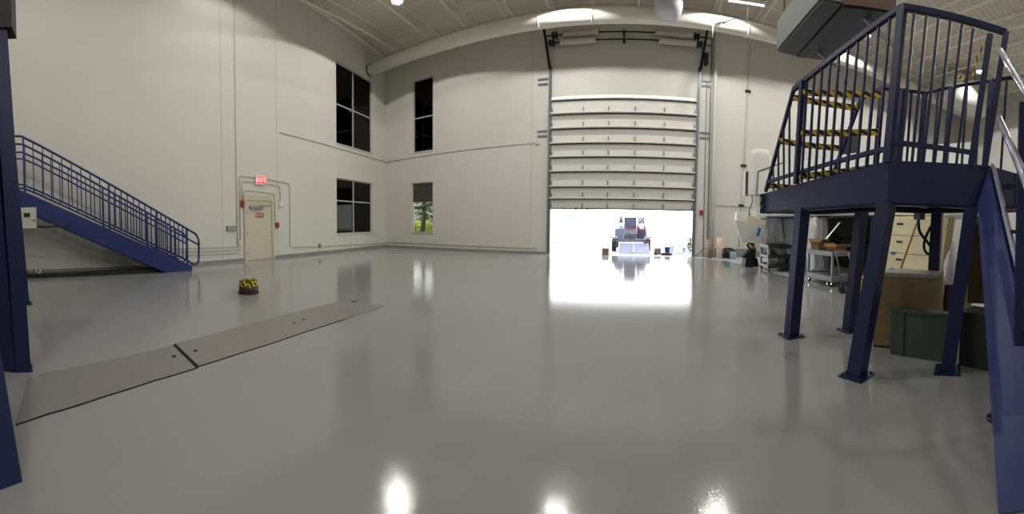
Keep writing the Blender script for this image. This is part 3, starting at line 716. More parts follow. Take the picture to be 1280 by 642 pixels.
# ------------------------------------------------------------------ grey hood above the platform
hd_ = thing('overhead_hood', 'big grey overhead hood hanging above the right-hand platform', 'hood', (3.2, 5, 5))
o1 = [(2.67, 6.13), (2.62, 4.44), (2.95, 4.33), (3.64, 3.94), (3.76, 5.87), (3.08, 6.11)]
MB().prism(o1, 5.03, 5.58).build('casing', 'hood', hd_)
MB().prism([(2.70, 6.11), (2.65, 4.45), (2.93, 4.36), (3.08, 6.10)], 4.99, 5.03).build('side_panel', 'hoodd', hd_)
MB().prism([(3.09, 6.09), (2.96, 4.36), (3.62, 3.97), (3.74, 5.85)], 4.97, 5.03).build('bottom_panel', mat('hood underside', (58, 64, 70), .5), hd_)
MB().hexa([(2.95, 4.31, 5.0), (3.66, 3.91, 5.0), (3.66, 3.93, 5.0), (2.95, 4.33, 5.0)], [(2.95, 4.31, 5.6), (3.66, 3.91, 5.6), (3.66, 3.93, 5.6), (2.95, 4.33, 5.6)]).build('end_board', 'brown', hd_)
MB().beam((3.30, 4.45, 5.1), (3.78, 4.05, 4.55), .07, .05).build('brace', 'mgrey', hd_)
MB().beam((3.30, 5.78, 5.05), (3.72, 5.45, 4.6), .06, .04).build('brace', 'mgrey', hd_)
for x, y in ((2.75, 4.6), (3.5, 4.2), (2.75, 6.0), (3.6, 5.7)): MB().tube([(x, y, 5.5), (x, y, ZC)], .02, 6).build('hanger_rod', 'grey', hd_)

# ------------------------------------------------------------------ the big white machine
mc = thing('milling_machine', 'large white machine with a dark open bay behind the right-hand platform', 'machine', (6.5, 9, 0))
P1, P2 = V((4.55, 12.4)), V((6.95, 4.7)); md = (P2-P1).normalized(); mn = V((-md.y, md.x))   # mn points away from the viewer side
if mn.x < 0: mn = -mn
def mp(s, o): p = P1+(P2-P1)*s+mn*o; return (p.x, p.y)
def mblock(s0, s1, o0, o1, z0, z1): return MB().prism([mp(s0, o0), mp(s1, o0), mp(s1, o1), mp(s0, o1)], z0, z1)
mblock(0, 1, 0, 2.2, 2.02, 3.25).build('upper_housing', 'machine', mc, bevel=.03)
mblock(.12, 1, .5, 2.2, 3.25, 3.95).build('top_housing', 'machine', mc, bevel=.03)
mblock(.0, .2, 1.5, 2.4, .0, .55).build('base', 'mgrey', mc)
mblock(.2, .62, .9, 2.4, .0, .4).build('base', 'mgrey', mc)
mblock(.16, .66, 2.0, 2.3, .4, 2.02).build('back_panel', 'mdark', mc)
mblock(.02, .05, 1.2, 1.5, .0, 2.02).build('column', 'mgrey', mc); mblock(.33, .38, .5, .85, .4, 2.02).build('column', 'mgrey', mc)
mblock(.64, .67, .2, 2.3, 0, 2.02).build('side_panel', 'mdark', mc)
mblock(.40, .62, .8, 1.9, .4, 1.5).build('spindle_bed', 'mdark', mc)
M['mlet'] = mat('machine lettering grey', (170, 170, 172), .5)
mblock(.42, .5, -.02, .02, 3.0, 3.2).build('nameplate', mat('machine plate', (196, 196, 192), .4), mc)
for k, w in enumerate((.018, .012, .016, .010, .014)): 
    s = .3+k*.03; MB().hexa(*[[(*mp(s, -.004), z), (*mp(s+w, -.004), z), (*mp(s+w, .001), z), (*mp(s, .001), z)] for z in (2.78, 2.93)]).build('marking', M['mlet'], mc)
mb = mblock(.455, .52, .55, .85, 3.95, 4.6); mb.build('display', 'mdark', mc)
a, b = V((*mp(.44, .1), 1.2)), V((*mp(.53, -.05), 1.8)); MB().beam(a, b, .05, .05).build('gas_strut', 'chrome', mc)
mb = MB().tube([(*mp(.3, .7), 1.95), (*mp(.31, .65), 1.5), (*mp(.35, .6), 1.2), (*mp(.37, .65), .9)], .03, 8); mb.build('hose', 'card', mc)
for k in range(5):
    z = 1.5-.18*k; mb = MB().tube([(*mp(.42, .7), z), (*mp(.47, .62), z-.12), (*mp(.55, .66), z-.06), (*mp(.62, .75), z)], .035, 8); mb.build('hose', 'dark', mc)
cw = thing('control_cabinet', 'white control cabinet with a dark door outline at the near end of the machine housing', 'cabinet', (4.4, 11.6, 2.75))
MB().box(4.10, 4.9, 11.62, 12.3, 2.76, 3.66).build('body', 'machine', cw, bevel=.015)
MB().hexa([(4.42, 11.6, 2.74), (5.05, 11.5, 2.84), (5.05, 11.56, 2.84), (4.42, 11.62, 2.74)], [(4.42, 11.6, 3.62), (5.05, 11.5, 3.86), (5.05, 11.56, 3.86), (4.42, 11.62, 3.62)]).build('door', 'machine', cw)
mb = MB().tube([(5.35, 11.4, 3.98), (4.44, 11.58, 3.62), (4.40, 11.58, 2.76), (5.05, 11.48, 2.84)], .022, 6); mb.build('door_gasket', 'black', cw)
MB().box(4.07, 4.1, 11.7, 11.9, 2.75, 3.6).build('cable_entry', 'dark', cw)
# sheet-wrapped spindle on top
def drape(name, label, cat, prof, c, m='poly', n=40, seed=1, loc=None):
    rnd = random.Random(seed); mb = MB(); rings = []
    ph = [rnd.random()*6 for _ in range(8)]
    for r, z, amp, sx, sy in prof:
        ring = []
        for i in range(n):
            a = 2*PI*i/n; k = 1+amp*(.5*math.sin(7*a+ph[0]+z*2)+.35*math.sin(11*a+ph[1]-z*3)+.3*math.sin(17*a+ph[2]))
            x = max(-1, min(1, math.cos(a)*1.25)); y = max(-1, min(1, math.sin(a)*1.25))
            ring.append(mb.bm.verts.new((c[0]+r*k*x*sx, c[1]+r*k*y*sy, z+.03*math.sin(5*a+ph[3])*(amp > .02))))
        rings.append(ring)
    for A_, B_ in zip(rings, rings[1:]):
        for i in range(n):
            f = mb.bm.faces.new([A_[i], A_[(i+1) % n], B_[(i+1) % n], B_[i]]); f.smooth = True
    mb.bm.faces.new(rings[-1])
    return tag(mb.build(name, m, loc=(c[0], c[1], prof[0][1])), label, cat)
drape('wrapped_spindle', 'white polythene-wrapped unit standing on the machine cabinet', 'machine part', [(.36, 3.67, .03, 1, .8), (.36, 3.9, .06, 1, .8), (.34, 4.25, .07, 1, .8), (.28, 4.45, .05, 1, .8), (.1, 4.5, .02, 1, .8)], (4.68, 12.0), 'white', seed=4)
drape('plastic_sheet', 'clear polythene sheet draped over the lower machine behind the loaded cart', 'plastic sheet', [(.55, .6, .06, 1.1, .8), (.68, .98, .12, 1.1, .8), (.8, 1.3, .16, 1.1, .75), (.84, 1.7, .13, 1.05, .7), (.84, 1.98, .06, 1.05, .7), (.5, 2.0, .02, 1.05, .7)], (5.75, 12.95), seed=9, n=64)
drape('plastic_sheet', 'clear polythene sheet hanging behind the empty cart', 'plastic sheet', [(.5, .3, .06, .5, .5), (.55, .9, .10, .5, .5), (.55, 1.6, .08, .5, .5), (.5, 1.95, .04, .5, .5), (.2, 1.97, .02, .5, .5)], (5.75, 9.55), seed=12, n=48)
for p, q in (((4.9, 11.78, 1.98), (6.2, 11.7, 2.0)), ((5.5, 11.75, 1.95), (5.62, 11.7, 1.2))):
    pts = [lerp(p, q, i/6) for i in range(7)]
    tag(MB().ribbon(pts, .05, (0, 0, 1) if p[0] == 4.9 else (1, 0, 0)).build('masking_tape', 'bluet', loc=p), 'blue masking tape %s the polythene sheet' % ('along the top of' if p[0] == 4.9 else 'running down'), 'tape')
# tilted control pendant on its cables
cp = thing('control_pendant', 'white tilted control pendant hanging by cables below the machine cabinet', 'control panel', (4.2, 11.6, 1))
q = [V((3.62, 11.6, 1.84)), V((4.62, 11.5, 1.72)), V((4.72, 11.75, 1.0)), V((3.95, 11.8, 1.04))]
nrm = V((.05, -.9, -.35)).normalized()
MB().hexa([p for p in q], [p-nrm*.12 for p in q]).build('panel', 'machine', cp, bevel=.01)
MB().box(3.68, 4.12, 11.6, 11.9, 1.82, 2.12).build('top_box', 'machine', cp, bevel=.02)
MB().hexa([V((4.12, 11.55, 1.80)), V((4.75, 11.5, 1.66)), V((4.75, 11.9, 1.66)), V((4.12, 11.9, 1.80))], [V((4.12, 11.55, 2.0)), V((4.75, 11.5, 1.84)), V((4.75, 11.9, 1.84)), V((4.12, 11.9, 2.0))]).build('side_box', 'cream', cp)
MB().beam((4.52, 11.49, 1.58), (4.44, 11.5, 1.28), .09, .012, (0, 1, 0)).build('blue_tape', 'bluet', cp)
for x, s in ((4.2, 0), (4.5, .1), (4.62, .2)): MB().tube([(x, 11.7, 1.9), (x-.03, 11.72, 2.2), (x+.1+s*.3, 11.75, 2.5), (x+.1, 11.8, 2.8)], .018, 6).build('cable', 'white' if s else 'dark', cp)

# ------------------------------------------------------------------ service carts
def cart(label, c, ux, L, W, Hh, mid, m, msh):
    t = thing('utility_cart', label, 'cart', (c[0], c[1], 0)); u = V((*ux, 0)).normalized(); w = V((-u.y, u.x, 0))
    P = lambda a, b, z: V((c[0], c[1], 0))+u*a+w*b+V((0, 0, z))
    def slab_(a0, a1, b0, b1, z0, z1): return MB().hexa([P(a0, b0, z0), P(a1, b0, z0), P(a1, b1, z0), P(a0, b1, z0)], [P(a0, b0, z1), P(a1, b0, z1), P(a1, b1, z1), P(a0, b1, z1)])
    for a in (0, L-.06):
        for b in (0, W-.06): slab_(a, a+.06, b, b+.06, .12, Hh).build('leg', m, t)
    for z in [Hh]+list(mid):
        mb = slab_(0, L, 0, W, z-.035, z-.02)
        for q in ((0, L, -.012, .012), (0, L, W-.012, W+.012), (-.012, .012, 0, W), (L-.012, L+.012, 0, W)):
            mb.hexa([P(q[0], q[2], z-.12), P(q[1], q[2], z-.12), P(q[1], q[3], z-.12), P(q[0], q[3], z-.12)], [P(q[0], q[2], z+.015), P(q[1], q[2], z+.015), P(q[1], q[3], z+.015), P(q[0], q[3], z+.015)])
        mb.build('shelf', msh, t)
    for a in (.05, L-.05):
        for b in (.05, W-.05):
            p = P(a, b, .07); 
            k = MB().tube([p-w*.02, p+w*.02], .065, 14).build('caster', 'rubber', t); MB().vbeam(p+V((0, 0, .0)), p+V((0, 0, .06)), .05).build('caster_fork', 'chrome', k)
    return P, slab_, t
P, S_, ca = cart('grey three-shelf utility cart loaded with trays under the polythene sheet', (4.9, 12.35), (-.06, -1), .95, .9, .97, (.25, .6), 'cart', 'cartd')
# light end frame of the cart
for z0, z1 in ((.15, .24), (.50, .60), (.86, .98)): S_(0, .95, -.02, 0, z0, z1).build('end_bar', mat('pale cart end', (196, 194, 198), .45), ca)
for a in (0, .85): S_(a, a+.1, -.02, 0, .15, .98).build('end_bar', M['pale cart end'] if 'pale cart end' in M else bpy.data.materials['pale cart end'], ca)
rnd = random.Random(5)
for k, (a, b, z, w, h, m, lab) in enumerate(((.5, .3, .26, .3, .16, 'poly', 'clear tray on the bottom shelf of the loaded cart'), (.55, .62, .61, .26, .2, 'white', 'white tub on the middle shelf of the loaded cart'), (.3, .35, .61, .22, .14, 'card', 'small brown carton on the middle shelf of the loaded cart'), (.5, .66, .26, .25, .2, 'white', 'white tub on the bottom shelf of the loaded cart'))):
    p = P(a, b, z); mb = MB().hexa([(p.x-w*.42, p.y-w*.42, z), (p.x+w*.42, p.y-w*.42, z), (p.x+w*.42, p.y+w*.42, z), (p.x-w*.42, p.y+w*.42, z)], [(p.x-w*.5, p.y-w*.5, z+h), (p.x+w*.5, p.y-w*.5, z+h), (p.x+w*.5, p.y+w*.5, z+h), (p.x-w*.5, p.y+w*.5, z+h)])
    tag(mb.build('storage_tub', m, loc=(p.x, p.y, z), bevel=.015), lab, 'tub')
P, S_, cb2 = cart('empty grey two-shelf utility cart carrying an open cardboard box', (5.15, 9.1), (.06, -1), 1.25, .8, .97, (.28,), 'cart', 'cart')
def open_box(name, label, c, w, d, h, z, a, flaps):
    t = thing(name, label, 'box', (*c, z)); ca_, sa_ = math.cos(a), math.sin(a)
    R = lambda x, y, zz: (c[0]+x*ca_-y*sa_, c[1]+x*sa_+y*ca_, z+zz)
    mb = MB()
    for (x0, x1, y0, y1, z0, z1) in ((-w, w, -d, d, 0, .01), (-w, -w+.01, -d, d, 0, h), (w-.01, w, -d, d, 0, h), (-w, w, -d, -d+.01, 0, h), (-w, w, d-.01, d, 0, h)):
        mb.hexa([R(x0, y0, z0), R(x1, y0, z0), R(x1, y1, z0), R(x0, y1, z0)], [R(x0, y0, z1), R(x1, y0, z1), R(x1, y1, z1), R(x0, y1, z1)])
    mb.build('carton', 'card', t)
    for s, k in ((-1, 0), (1, 1)):
        f = flaps
        MB().hexa([R(s*w, -d, h), R(s*w, d, h), R(s*(w+f), d, h+.03+.05*k), R(s*(w+f), -d, h+.03+.05*k)], [R(s*w, -d, h+.008), R(s*w, d, h+.008), R(s*(w+f), d, h+.04+.05*k), R(s*(w+f), -d, h+.04+.05*k)]).build('flap', 'card', t)
        MB().hexa([R(-w, s*d, h), R(w, s*d, h), R(w, s*(d+f*.8), h+.10), R(-w, s*(d+f*.8), h+.10)], [R(-w, s*d, h+.008), R(w, s*d, h+.008), R(w, s*(d+f*.8), h+.11), R(-w, s*(d+f*.8), h+.11)]).build('flap', 'card', t)
    return t
open_box('cardboard_box', 'open cardboard box with raised flaps on the empty cart', (5.40, 8.85), .19, .16, .2, .985, .3, .15)
open_box('cardboard_box', 'flatter open cardboard box beside the raised-flap box on the cart', (5.60, 8.22), .22, .2, .09, .985, .1, .16)

# ------------------------------------------------------------------ hand truck and small things on the floor at the right
ht = thing('hand_truck', 'black hand truck with pale handle beside the empty cart', 'hand truck', (5.05, 7.05, 0))
for d in (0, .4):
    MB().lathe([(.04, -.03), (.11, -.03), (.115, 0), (.11, .03), (.04, .03)], (5.0+d*.9, 7.05-d*.3, .116), 18, 'x').build('wheel', 'rubber', ht)
    MB().tube([(5.06+d*.8, 7.1-d*.3, .12), (5.02+d*.8, 7.3-d*.3, .8), (4.98+d*.8, 7.36-d*.3, 1.02)], .016, 8).build('frame_bar', 'grey', ht)
MB().tube([(4.98, 7.36, 1.02), (5.3, 7.24, 1.02)], .018, 8).build('handle', 'mgrey', ht); MB().tube([(5.0, 7.05, .116), (5.36, 6.93, .116)], .014, 8).build('axle', 'chrome', ht)
MB().prism([(5.04, 6.98), (5.4, 6.86), (5.45, 7.06), (5.09, 7.18)], .01, .02).build('toe_plate', 'dark', ht)
t = thing('step_stool', 'yellow plastic step stool beyond the middle platform post', 'stool', (5.35, 6.6, 0))
MB().hexa([(5.2, 6.45, 0), (5.55, 6.45, 0), (5.55, 6.8, 0), (5.2, 6.8, 0)], [(5.24, 6.5, .42), (5.5, 6.5, .42), (5.5, 6.75, .42), (5.24, 6.75, .42)]).build('body', 'yellow', t, bevel=.02)
MB().box(5.22, 5.52, 6.48, 6.77, .42, .45).build('step', 'yellow', t)

for nm, x, y, h, m, lab in (('cardboard_tube', 3.90, 16.75, .95, 'tube', 'brown cardboard tube standing left of the pale tube by the door'), ('cardboard_tube', 4.36, 16.5, 1.03, 'tubel', 'pale pinkish tube standing by the right side of the door')):
    tag(MB().lathe([(.11, 0), (.15, 0), (.15, h), (.12, h), (.12, h-.05)], (x, y, 0.0), 20).build(nm, m, loc=(x, y, 0)), lab, 'tube')
tag(MB().lathe([(.15, 0), (.17, .3), (.175, .31), (.175, .34), (.15, .34), (.14, .3)], (5.03, 16.35, 0), 18).build('pail', mat('blue white pail', (176, 190, 222), .5), loc=(5.03, 16.35, 0)), 'pale pail in front of the black bag by the front wall', 'bucket')
bg = MB(); bg.lathe([(.30, 0), (.36, .1), (.35, .3), (.26, .45), (.1, .52), (.02, .5)], (4.95, 16.85, 0), 14)
for i, v in enumerate(bg.bm.verts): v.co.x += .05*math.sin(i*1.7); v.co.y += .05*math.sin(i*2.3); v.co.z = max(0, v.co.z+.03*math.sin(i*3.1))
tag(bg.build('bin_bag', 'black', loc=(4.95, 16.85, 0)), 'slumped black bag against the front wall beside the pale pail', 'bag')
tag(MB().tube([(3.05, 17.0, .02), (3.4, 17.1, .14), (3.72, 17.3, .42), (3.95, 17.35, .5), (4.1, 17.35, .46)], .02, 8).build('garden_hose', mat('dark teal hose', (58, 84, 90), .5), loc=(3.4, 17, 0)), 'dark teal hose looping from the door foot up to the tubes', 'hose')
# black blower left of the loaded cart
bl = thing('vacuum_cleaner', 'black shop vacuum with raised handle left of the loaded cart', 'vacuum', (4.72, 13.2, 0))
MB().hexa([(4.5, 12.95, 0), (5.1, 12.95, 0), (5.1, 13.5, 0), (4.5, 13.5, 0)], [(4.56, 13.0, .36), (5.05, 13.0, .36), (5.05, 13.45, .36), (4.56, 13.45, .36)]).build('base', 'black', bl, bevel=.03)
MB().hexa([(4.40, 13.05, .36), (4.95, 13.05, .36), (4.95, 13.4, .36), (4.40, 13.4, .36)], [(4.75, 13.1, .72), (5.0, 13.1, .72), (5.0, 13.35, .72), (4.75, 13.35, .72)]).build('body', 'dark', bl, bevel=.03)
MB().tube([(4.8, 13.2, .68), (4.66, 13.2, .86), (4.72, 13.2, .95), (4.95, 13.2, .9)], .05, 8).build('handle', 'black', bl)
tag(MB().box(4.98, 5.2, 13.6, 13.85, 0, 1.15).build('plank', 'card', loc=(5.1, 13.7, 0)), 'upright brown carton behind the black shop vacuum', 'box')

# ------------------------------------------------------------------ under the platform at the right
fc = thing('filing_cabinet', 'cream cabinet with dark recessed handles and blue tape under the machine', 'cabinet', (6.9, 6.4, 0))
cab = [(6.28, 7.35), (6.30, 5.2), (7.0, 5.2), (7.0, 7.35)]
def cabz(a, b, z0, z1, x0=6.26, x1=6.29): return MB().box(x0, x1, a, b, z0, z1)
MB().prism(cab, 0, 1.98).build('case', 'cream', fc)
for k in range(4):
    z = .12+k*.46
    d = cabz(5.26, 7.3, z, z+.44).build('drawer', 'cream', fc); MB().box(6.245, 6.262, 6.2, 6.42, z+.26, z+.31).build('handle', 'dark', d)
for z in (.98, .55): MB().box(6.25, 6.262, 6.45, 6.62, z, z+.07).build('tape_mark', 'bluet', fc)
cr = thing('crate', 'beige square crate with a grey lid under the platform', 'crate', (3.5, 3.4, 0))
CRP = [(3.09, 3.58), (3.56, 2.93), (3.98, 3.1), (3.72, 3.72)]
MB().prism(CRP, 0.03, .98).build('box', 'crate', cr)
MB().prism([(3.07, 3.6), (3.56, 2.90), (4.0, 3.09), (3.73, 3.74)], .98, 1.03).build('lid', 'cratet', cr)
MB().prism([inset(p, -.0) for p in CRP], 0, .03).build('skid', 'dark', cr)
gp = thing('steel_cabinet', 'low grey-green steel cabinet with a raised seam in front of the beige crate', 'cabinet', (3.3, 2.6, 0))
g0, g1, g2, g3 = (3.09, 3.23), (3.40, 2.52), (3.47, 2.60), (3.16, 3.30)
MB().prism([g0, g1, g2, g3], 0.0, .56).build('case', 'green', gp)
MB().prism([(3.06, 3.23), (3.40, 2.48), (3.50, 2.60), (3.16, 3.33)], .56, .60).build('lid', 'green', gp)
MB().beam((3.145, 3.08, .02), (3.145, 3.08, .56), .05, .03, (1, .4, 0)).build('seam', 'green', gp)
dkc = thing('steel_cabinet', 'dark green steel cabinet standing behind the right stair', 'cabinet', (3.5, 2.1, 0))
MB().prism([(3.42, 2.38), (3.52, 1.72), (3.85, 1.8), (3.78, 2.42)], 0, .62).build('case', mat('dark green steel', (40, 46, 40), .5), dkc)
MB().prism([(3.40, 2.40), (3.51, 1.70), (3.87, 1.79), (3.80, 2.44)], .62, .65).build('lid', mat('dark green lid', (44, 50, 44), .5), dkc)
tag(MB().hexa([(3.84, 2.56, .66), (4.04, 2.22, .66), (4.08, 2.24, .66), (3.88, 2.58, .66)], [(3.84, 2.56, 1.72), (4.04, 2.22, 1.72), (4.08, 2.24, 1.72), (3.88, 2.58, 1.72)]).build('plywood_sheet', 'ply', loc=(3.9, 2.4, .66)), 'dark plywood sheet upright behind the right stair', 'board')
tag(MB().vbeam((4.06, 2.74, 0), (4.14, 2.63, 1.84), .09, .4).build('timber_post', 'stud', loc=(4.06, 2.74, 0)), 'pale timber post beside the dark plywood sheet', 'post')
tag(MB().vbeam((4.61, 3.68, 0), (4.735, 3.52, 1.86), .1, .4).build('timber_post', 'stud', loc=(4.61, 3.68, 0)), 'pale timber post behind the rearmost platform post', 'post')
tag(MB().tube([(4.436, 4.04, 1.784), (4.177, 4.308, .629), (4.05, 4.44, .02)], .017, 8).build('broom_handle', 'wood', loc=(4.05, 4.44, 0)), 'brown wooden broom handle leaning behind the beige crate', 'handle')
hs = thing('cable_loop', 'black cable loop hanging under the platform beam above the crate', 'cable', (3.9, 3.45, 1.9))
from math import sin, cos
lp_pts = [(3.851, 3.494, 1.857), (3.853, 3.488, 1.72), (3.864, 3.48, 1.591), (3.954, 3.377, 1.438), (4.003, 3.319, 1.331), (3.958, 3.373, 1.245), (3.909, 3.43, 1.351), (3.929, 3.406, 1.533), (4.0, 3.32, 1.75), (4.06, 3.25, 1.80)]
def smooth(p, n=2):
    p = [V(a) for a in p]
    for _ in range(n):
        q = [p[0]]
        for a, b in zip(p, p[1:]): q += [a*.75+b*.25, a*.25+b*.75]
        p = q+[p[-1]]
    return p
MB().tube(smooth(lp_pts), .022, 8).build('cable', 'rubber', hs); MB().box(3.80, 3.92, 3.42, 3.54, 1.78, 1.88).build('gland_box', 'mgrey', hs)
wb = MB(); wb.lathe([(.10, 0), (.13, .1), (.12, .35), (.06, .6), (.02, .72)], (4.72, 3.50, .72), 12)
for i, v in enumerate(wb.bm.verts): v.co.x += .02*math.sin(i*1.7); v.co.y += .02*math.sin(i*2.9)
tag(wb.build('plastic_bag', 'poly', loc=(4.72, 3.5, .72)), 'white plastic bag beside the pale post behind the rear platform post', 'bag')
tag(MB().prism([(4.5, 3.3), (4.95, 3.3), (4.95, 3.75), (4.5, 3.75)] if 0 else [(4.66, 3.40), (4.85, 3.40), (4.85, 3.6), (4.66, 3.6)], 0, .72).build('stand', 'mdark', loc=(4.75, 3.5, 0)), 'dark stand under the white plastic bag', 'stand')
sc_ = thing('safety_cone', 'small dark red safety cone with a black foot behind the stair stringer', 'cone', (2.62, 1.42, 0))
MB().lathe([(.05, .03), (.045, .06), (.012, .26), (.008, .27)], (2.62, 1.42, 0), 16).build('cone', mat('dark red cone', (96, 22, 20), .5), sc_); MB().lathe([(.075, 0), (.08, .02), (.06, .03), (.05, .035)], (2.62, 1.42, 0), 16).build('foot', 'black', sc_)
# door leaf and air handler glimpsed through the railing at the far right of the front wall
tag(MB().lathe([(.2, 18.2), (1.0, 18.25), (1.15, 18.6), (1.15, 21.5), (1.0, 21.6)], (0, 13.8, 11.2), 28, 'x').build('air_handler', 'white', loc=(20, 13.8, 11.2)), 'fat white round air handler near the roof at the far right', 'duct')
# ------------------------------------------------------------------ outside the door
struct(MB().box(-60, 60, D+.02, 90, -.35, -.02).build('ground_apron', 'apron'))
tk = thing('truck', 'flatbed truck seen from behind outside the door, loaded with machines', 'truck', (0, 21.5, 0))
MB().box(-1.1, 1.2, 20.5, 25.5, .55, .72).build('flatbed', 'truckb', tk)
MB().box(-1.1, 1.2, 25.5, 27.5, .5, 1.5).build('cab', 'truckw', tk, bevel=.1)
for s, x in ((-1, -1.0), (1, 1.05)):
    for y in (20.75, 24.6):
        w = MB().lathe([(.15, -.13), (.36, -.13), (.39, -.08), (.39, .08), (.36, .13), (.15, .13)], (x, y, .37), 20, 'x').build('wheel', 'rubber', tk); MB().lathe([(.05, -.14), (.14, -.14), (.14, .14), (.05, .14)], (x, y, .37), 12, 'x').build('hub', 'grey', w)
    MB().box(x-.25, x+.22, 20.35, 21.3, .78, .9).build('mudguard', 'truckw', tk)
    MB().box(x-.09, x+.09, 20.34, 20.36, .60, .68).build('tail_lamp', 'truckr', tk)
MB().box(-.95, -.45, 20.6, 21.6, .72, 1.35).build('tool_box', 'truckb', tk)
MB().hexa([(-.75, 20.7, 1.7), (-.45, 20.7, 1.7), (-.45, 20.9, 1.7), (-.75, 20.9, 1.7)], [(-.63, 20.75, 2.15), (-.57, 20.75, 2.15), (-.57, 20.85, 2.15), (-.63, 20.85, 2.15)]).build('cone', 'truckg', tk)
MB().vbeam((-.6, 20.8, .7), (-.6, 20.8, 1.72), .06).build('lamp_post', 'truckg', tk)
MB().box(-.42, .34, 20.9, 21.6, 1.5, 2.05).build('tank_box', 'truckg', tk); MB().box(-.42, .34, 20.95, 21.6, .72, 1.5).build('engine_block', 'truckw', tk)
MB().beam((-.3, 20.85, 1.38), (.3, 20.85, 1.42), .06, .1).build('red_bar', 'truckr', tk)
for k in range(4): MB().tube([(-.35+.18*k, 20.85, .8+.05*k), (-.25+.18*k, 20.8, 1.1), (-.1+.15*k, 20.85, .95), (-.05+.15*k, 20.85, .75)], .04, 8).build('hose', 'truckb', tk)
mb = MB().tube([(.4, 20.8, .75), (.42, 20.8, 1.6), (.75, 20.8, 2.0), (.8, 20.8, 1.6), (.95, 20.8, .75)], .04, 8); mb.tube([(.42, 20.82, 1.5), (.95, 20.82, .8)], .035, 8); mb.build('roll_frame', 'truckr', tk)
MB().box(.45, .85, 20.9, 21.5, .75, 1.35).build('pump', 'truckg', tk); MB().box(.42, .82, 20.95, 21.4, 1.65, 2.1).build('hopper', 'truckw', tk)
rp = thing('loading_ramp', 'pale two-panel loading ramp leaning at the back of the truck', 'ramp', (.2, 19.4, 0))
for x0, x1 in ((-.65, .16), (.2, 1.02)):
    r_ = MB().hexa([(x0, 19.05, 0), (x1+.05, 19.05, 0), (x1+.05, 19.1, 0), (x0, 19.1, 0)], [(x0, 20.3, .52), (x1, 20.3, .52), (x1, 20.35, .52), (x0, 20.35, .52)]).build('ramp_panel', 'truckb', rp)
    for xx in (x0, x1): MB().beam((xx, 19.05, .04), (xx, 20.3, .55), .04, .06).build('side_rail', 'truckw', r_)
def crate_box(name, label, x, y, s, h, m):
    t = MB().box(x-s/2, x+s/2, y-s/2, y+s/2, -.02, h); 
    for z in (0.0, h*.5): t.box(x-s/2-.012, x+s/2+.012, y-s/2-.012, y+s/2+.012, z, z+h*.28)
    tag(t.build(name, m, loc=(x, y, -.02)), label, 'crate')
crate_box('wooden_crate', 'small tan slatted crate left of the truck on the apron', -1.32, 18.1, .34, .34, mat('weathered crate', (112, 100, 80), .8))
crate_box('wooden_crate', 'small pinkish crate right of the loading ramp', 1.5, 19.0, .34, .33, mat('pink crate', (120, 104, 108), .8))
tag(MB().lathe([(.14, -.02), (.17, .36), (.18, .37), (.18, .40), (.15, .40), (.13, .02)], (2.05, 19.0, 0), 18).build('bucket', 'bucket', loc=(2.05, 19.0, 0)), 'bright blue bucket outside the door right of the truck', 'bucket')
for i, (x, y, r, h, lab) in enumerate(((1.95, 18.5, .3, .1, 'dark low tray in front of the blue bucket'), (1.35, 18.55, .08, .14, 'small dark can beside the loading ramp'))):
    tag(MB().lathe([(r, -.02), (r*1.05, h), (r*.95, h), (r*.9, h*.5)], (x, y, 0), 16).build(('tray', 'can')[i], 'dark', loc=(x, y, 0)), lab, ('tray', 'can')[i])
for i, (p, q) in enumerate((((2.3, 20.3, .35), (3.3, 19.9, .28)), ((2.4, 19.4, .04), (3.4, 18.9, .10)), ((2.2, 18.9, .03), (3.2, 19.9, .04)))):
    tag(MB().beam(p, q, .16, .05).build('plank', 'truckw' if i else 'truckb', loc=p), ('blue-grey plank resting highest', 'pale plank lying nearest the door post', 'pale plank lying crosswise')[i]+' in the pile outside right of the bucket', 'plank', 'planks outside the door')
for x in (2.45, 3.15): tag(MB().box(x-.08, x+.08, 20.0, 20.3, -.02, .30).build('block', 'truckw', loc=(x, 20.1, -.02)), 'pale block under the blue-grey plank, %s the bucket' % ('nearer' if x < 3 else 'farther from'), 'block')
# weeds beside the door post, tree and bushes beyond
def bush(name, label, cat, c, rx, rz, n, s, seed, trunk=None, m='leaf'):
    rnd = random.Random(seed); t = thing(name, label, cat, (c[0], c[1], -.02)); mb = MB()
    for _ in range(n):
        a, u = rnd.random()*2*PI, rnd.random(); r = rnd.random()**.5
        p = V((c[0]+rx*r*math.cos(a), c[1]+rx*r*math.sin(a), c[2]+rz*(u*2-1)*math.sqrt(max(0, 1-r*r*.8))))
        d = V((rnd.uniform(-1, 1), rnd.uniform(-1, 1), rnd.uniform(-.6, 1))).normalized(); e = d.cross(V((rnd.random(), rnd.random(), .3))).normalized()
        mb.faces([p-d*s, p+e*s*.5, p+d*s, p-e*s*.5], [(0, 1, 2, 3)])
    mb.build('foliage', m, t)
    mb = MB()
    for pts, r in (trunk or [([(c[0], c[1], -.02), (c[0]+.03, c[1], c[2])], .02)]): mb.tube(pts, r, 8)
    mb.build('trunk', 'bark', t); return t
bush('weed', 'green weeds growing beside the right door post outside', 'plant', (3.38, 19.4, .55), .14, .5, 90, .09, 2)
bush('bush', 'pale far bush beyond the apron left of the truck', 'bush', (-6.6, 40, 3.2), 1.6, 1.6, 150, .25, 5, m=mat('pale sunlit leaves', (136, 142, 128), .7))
struct(MB().box(-60, -8, D+4, 60, -.02, .0).build('ground_lawn', 'grass'))
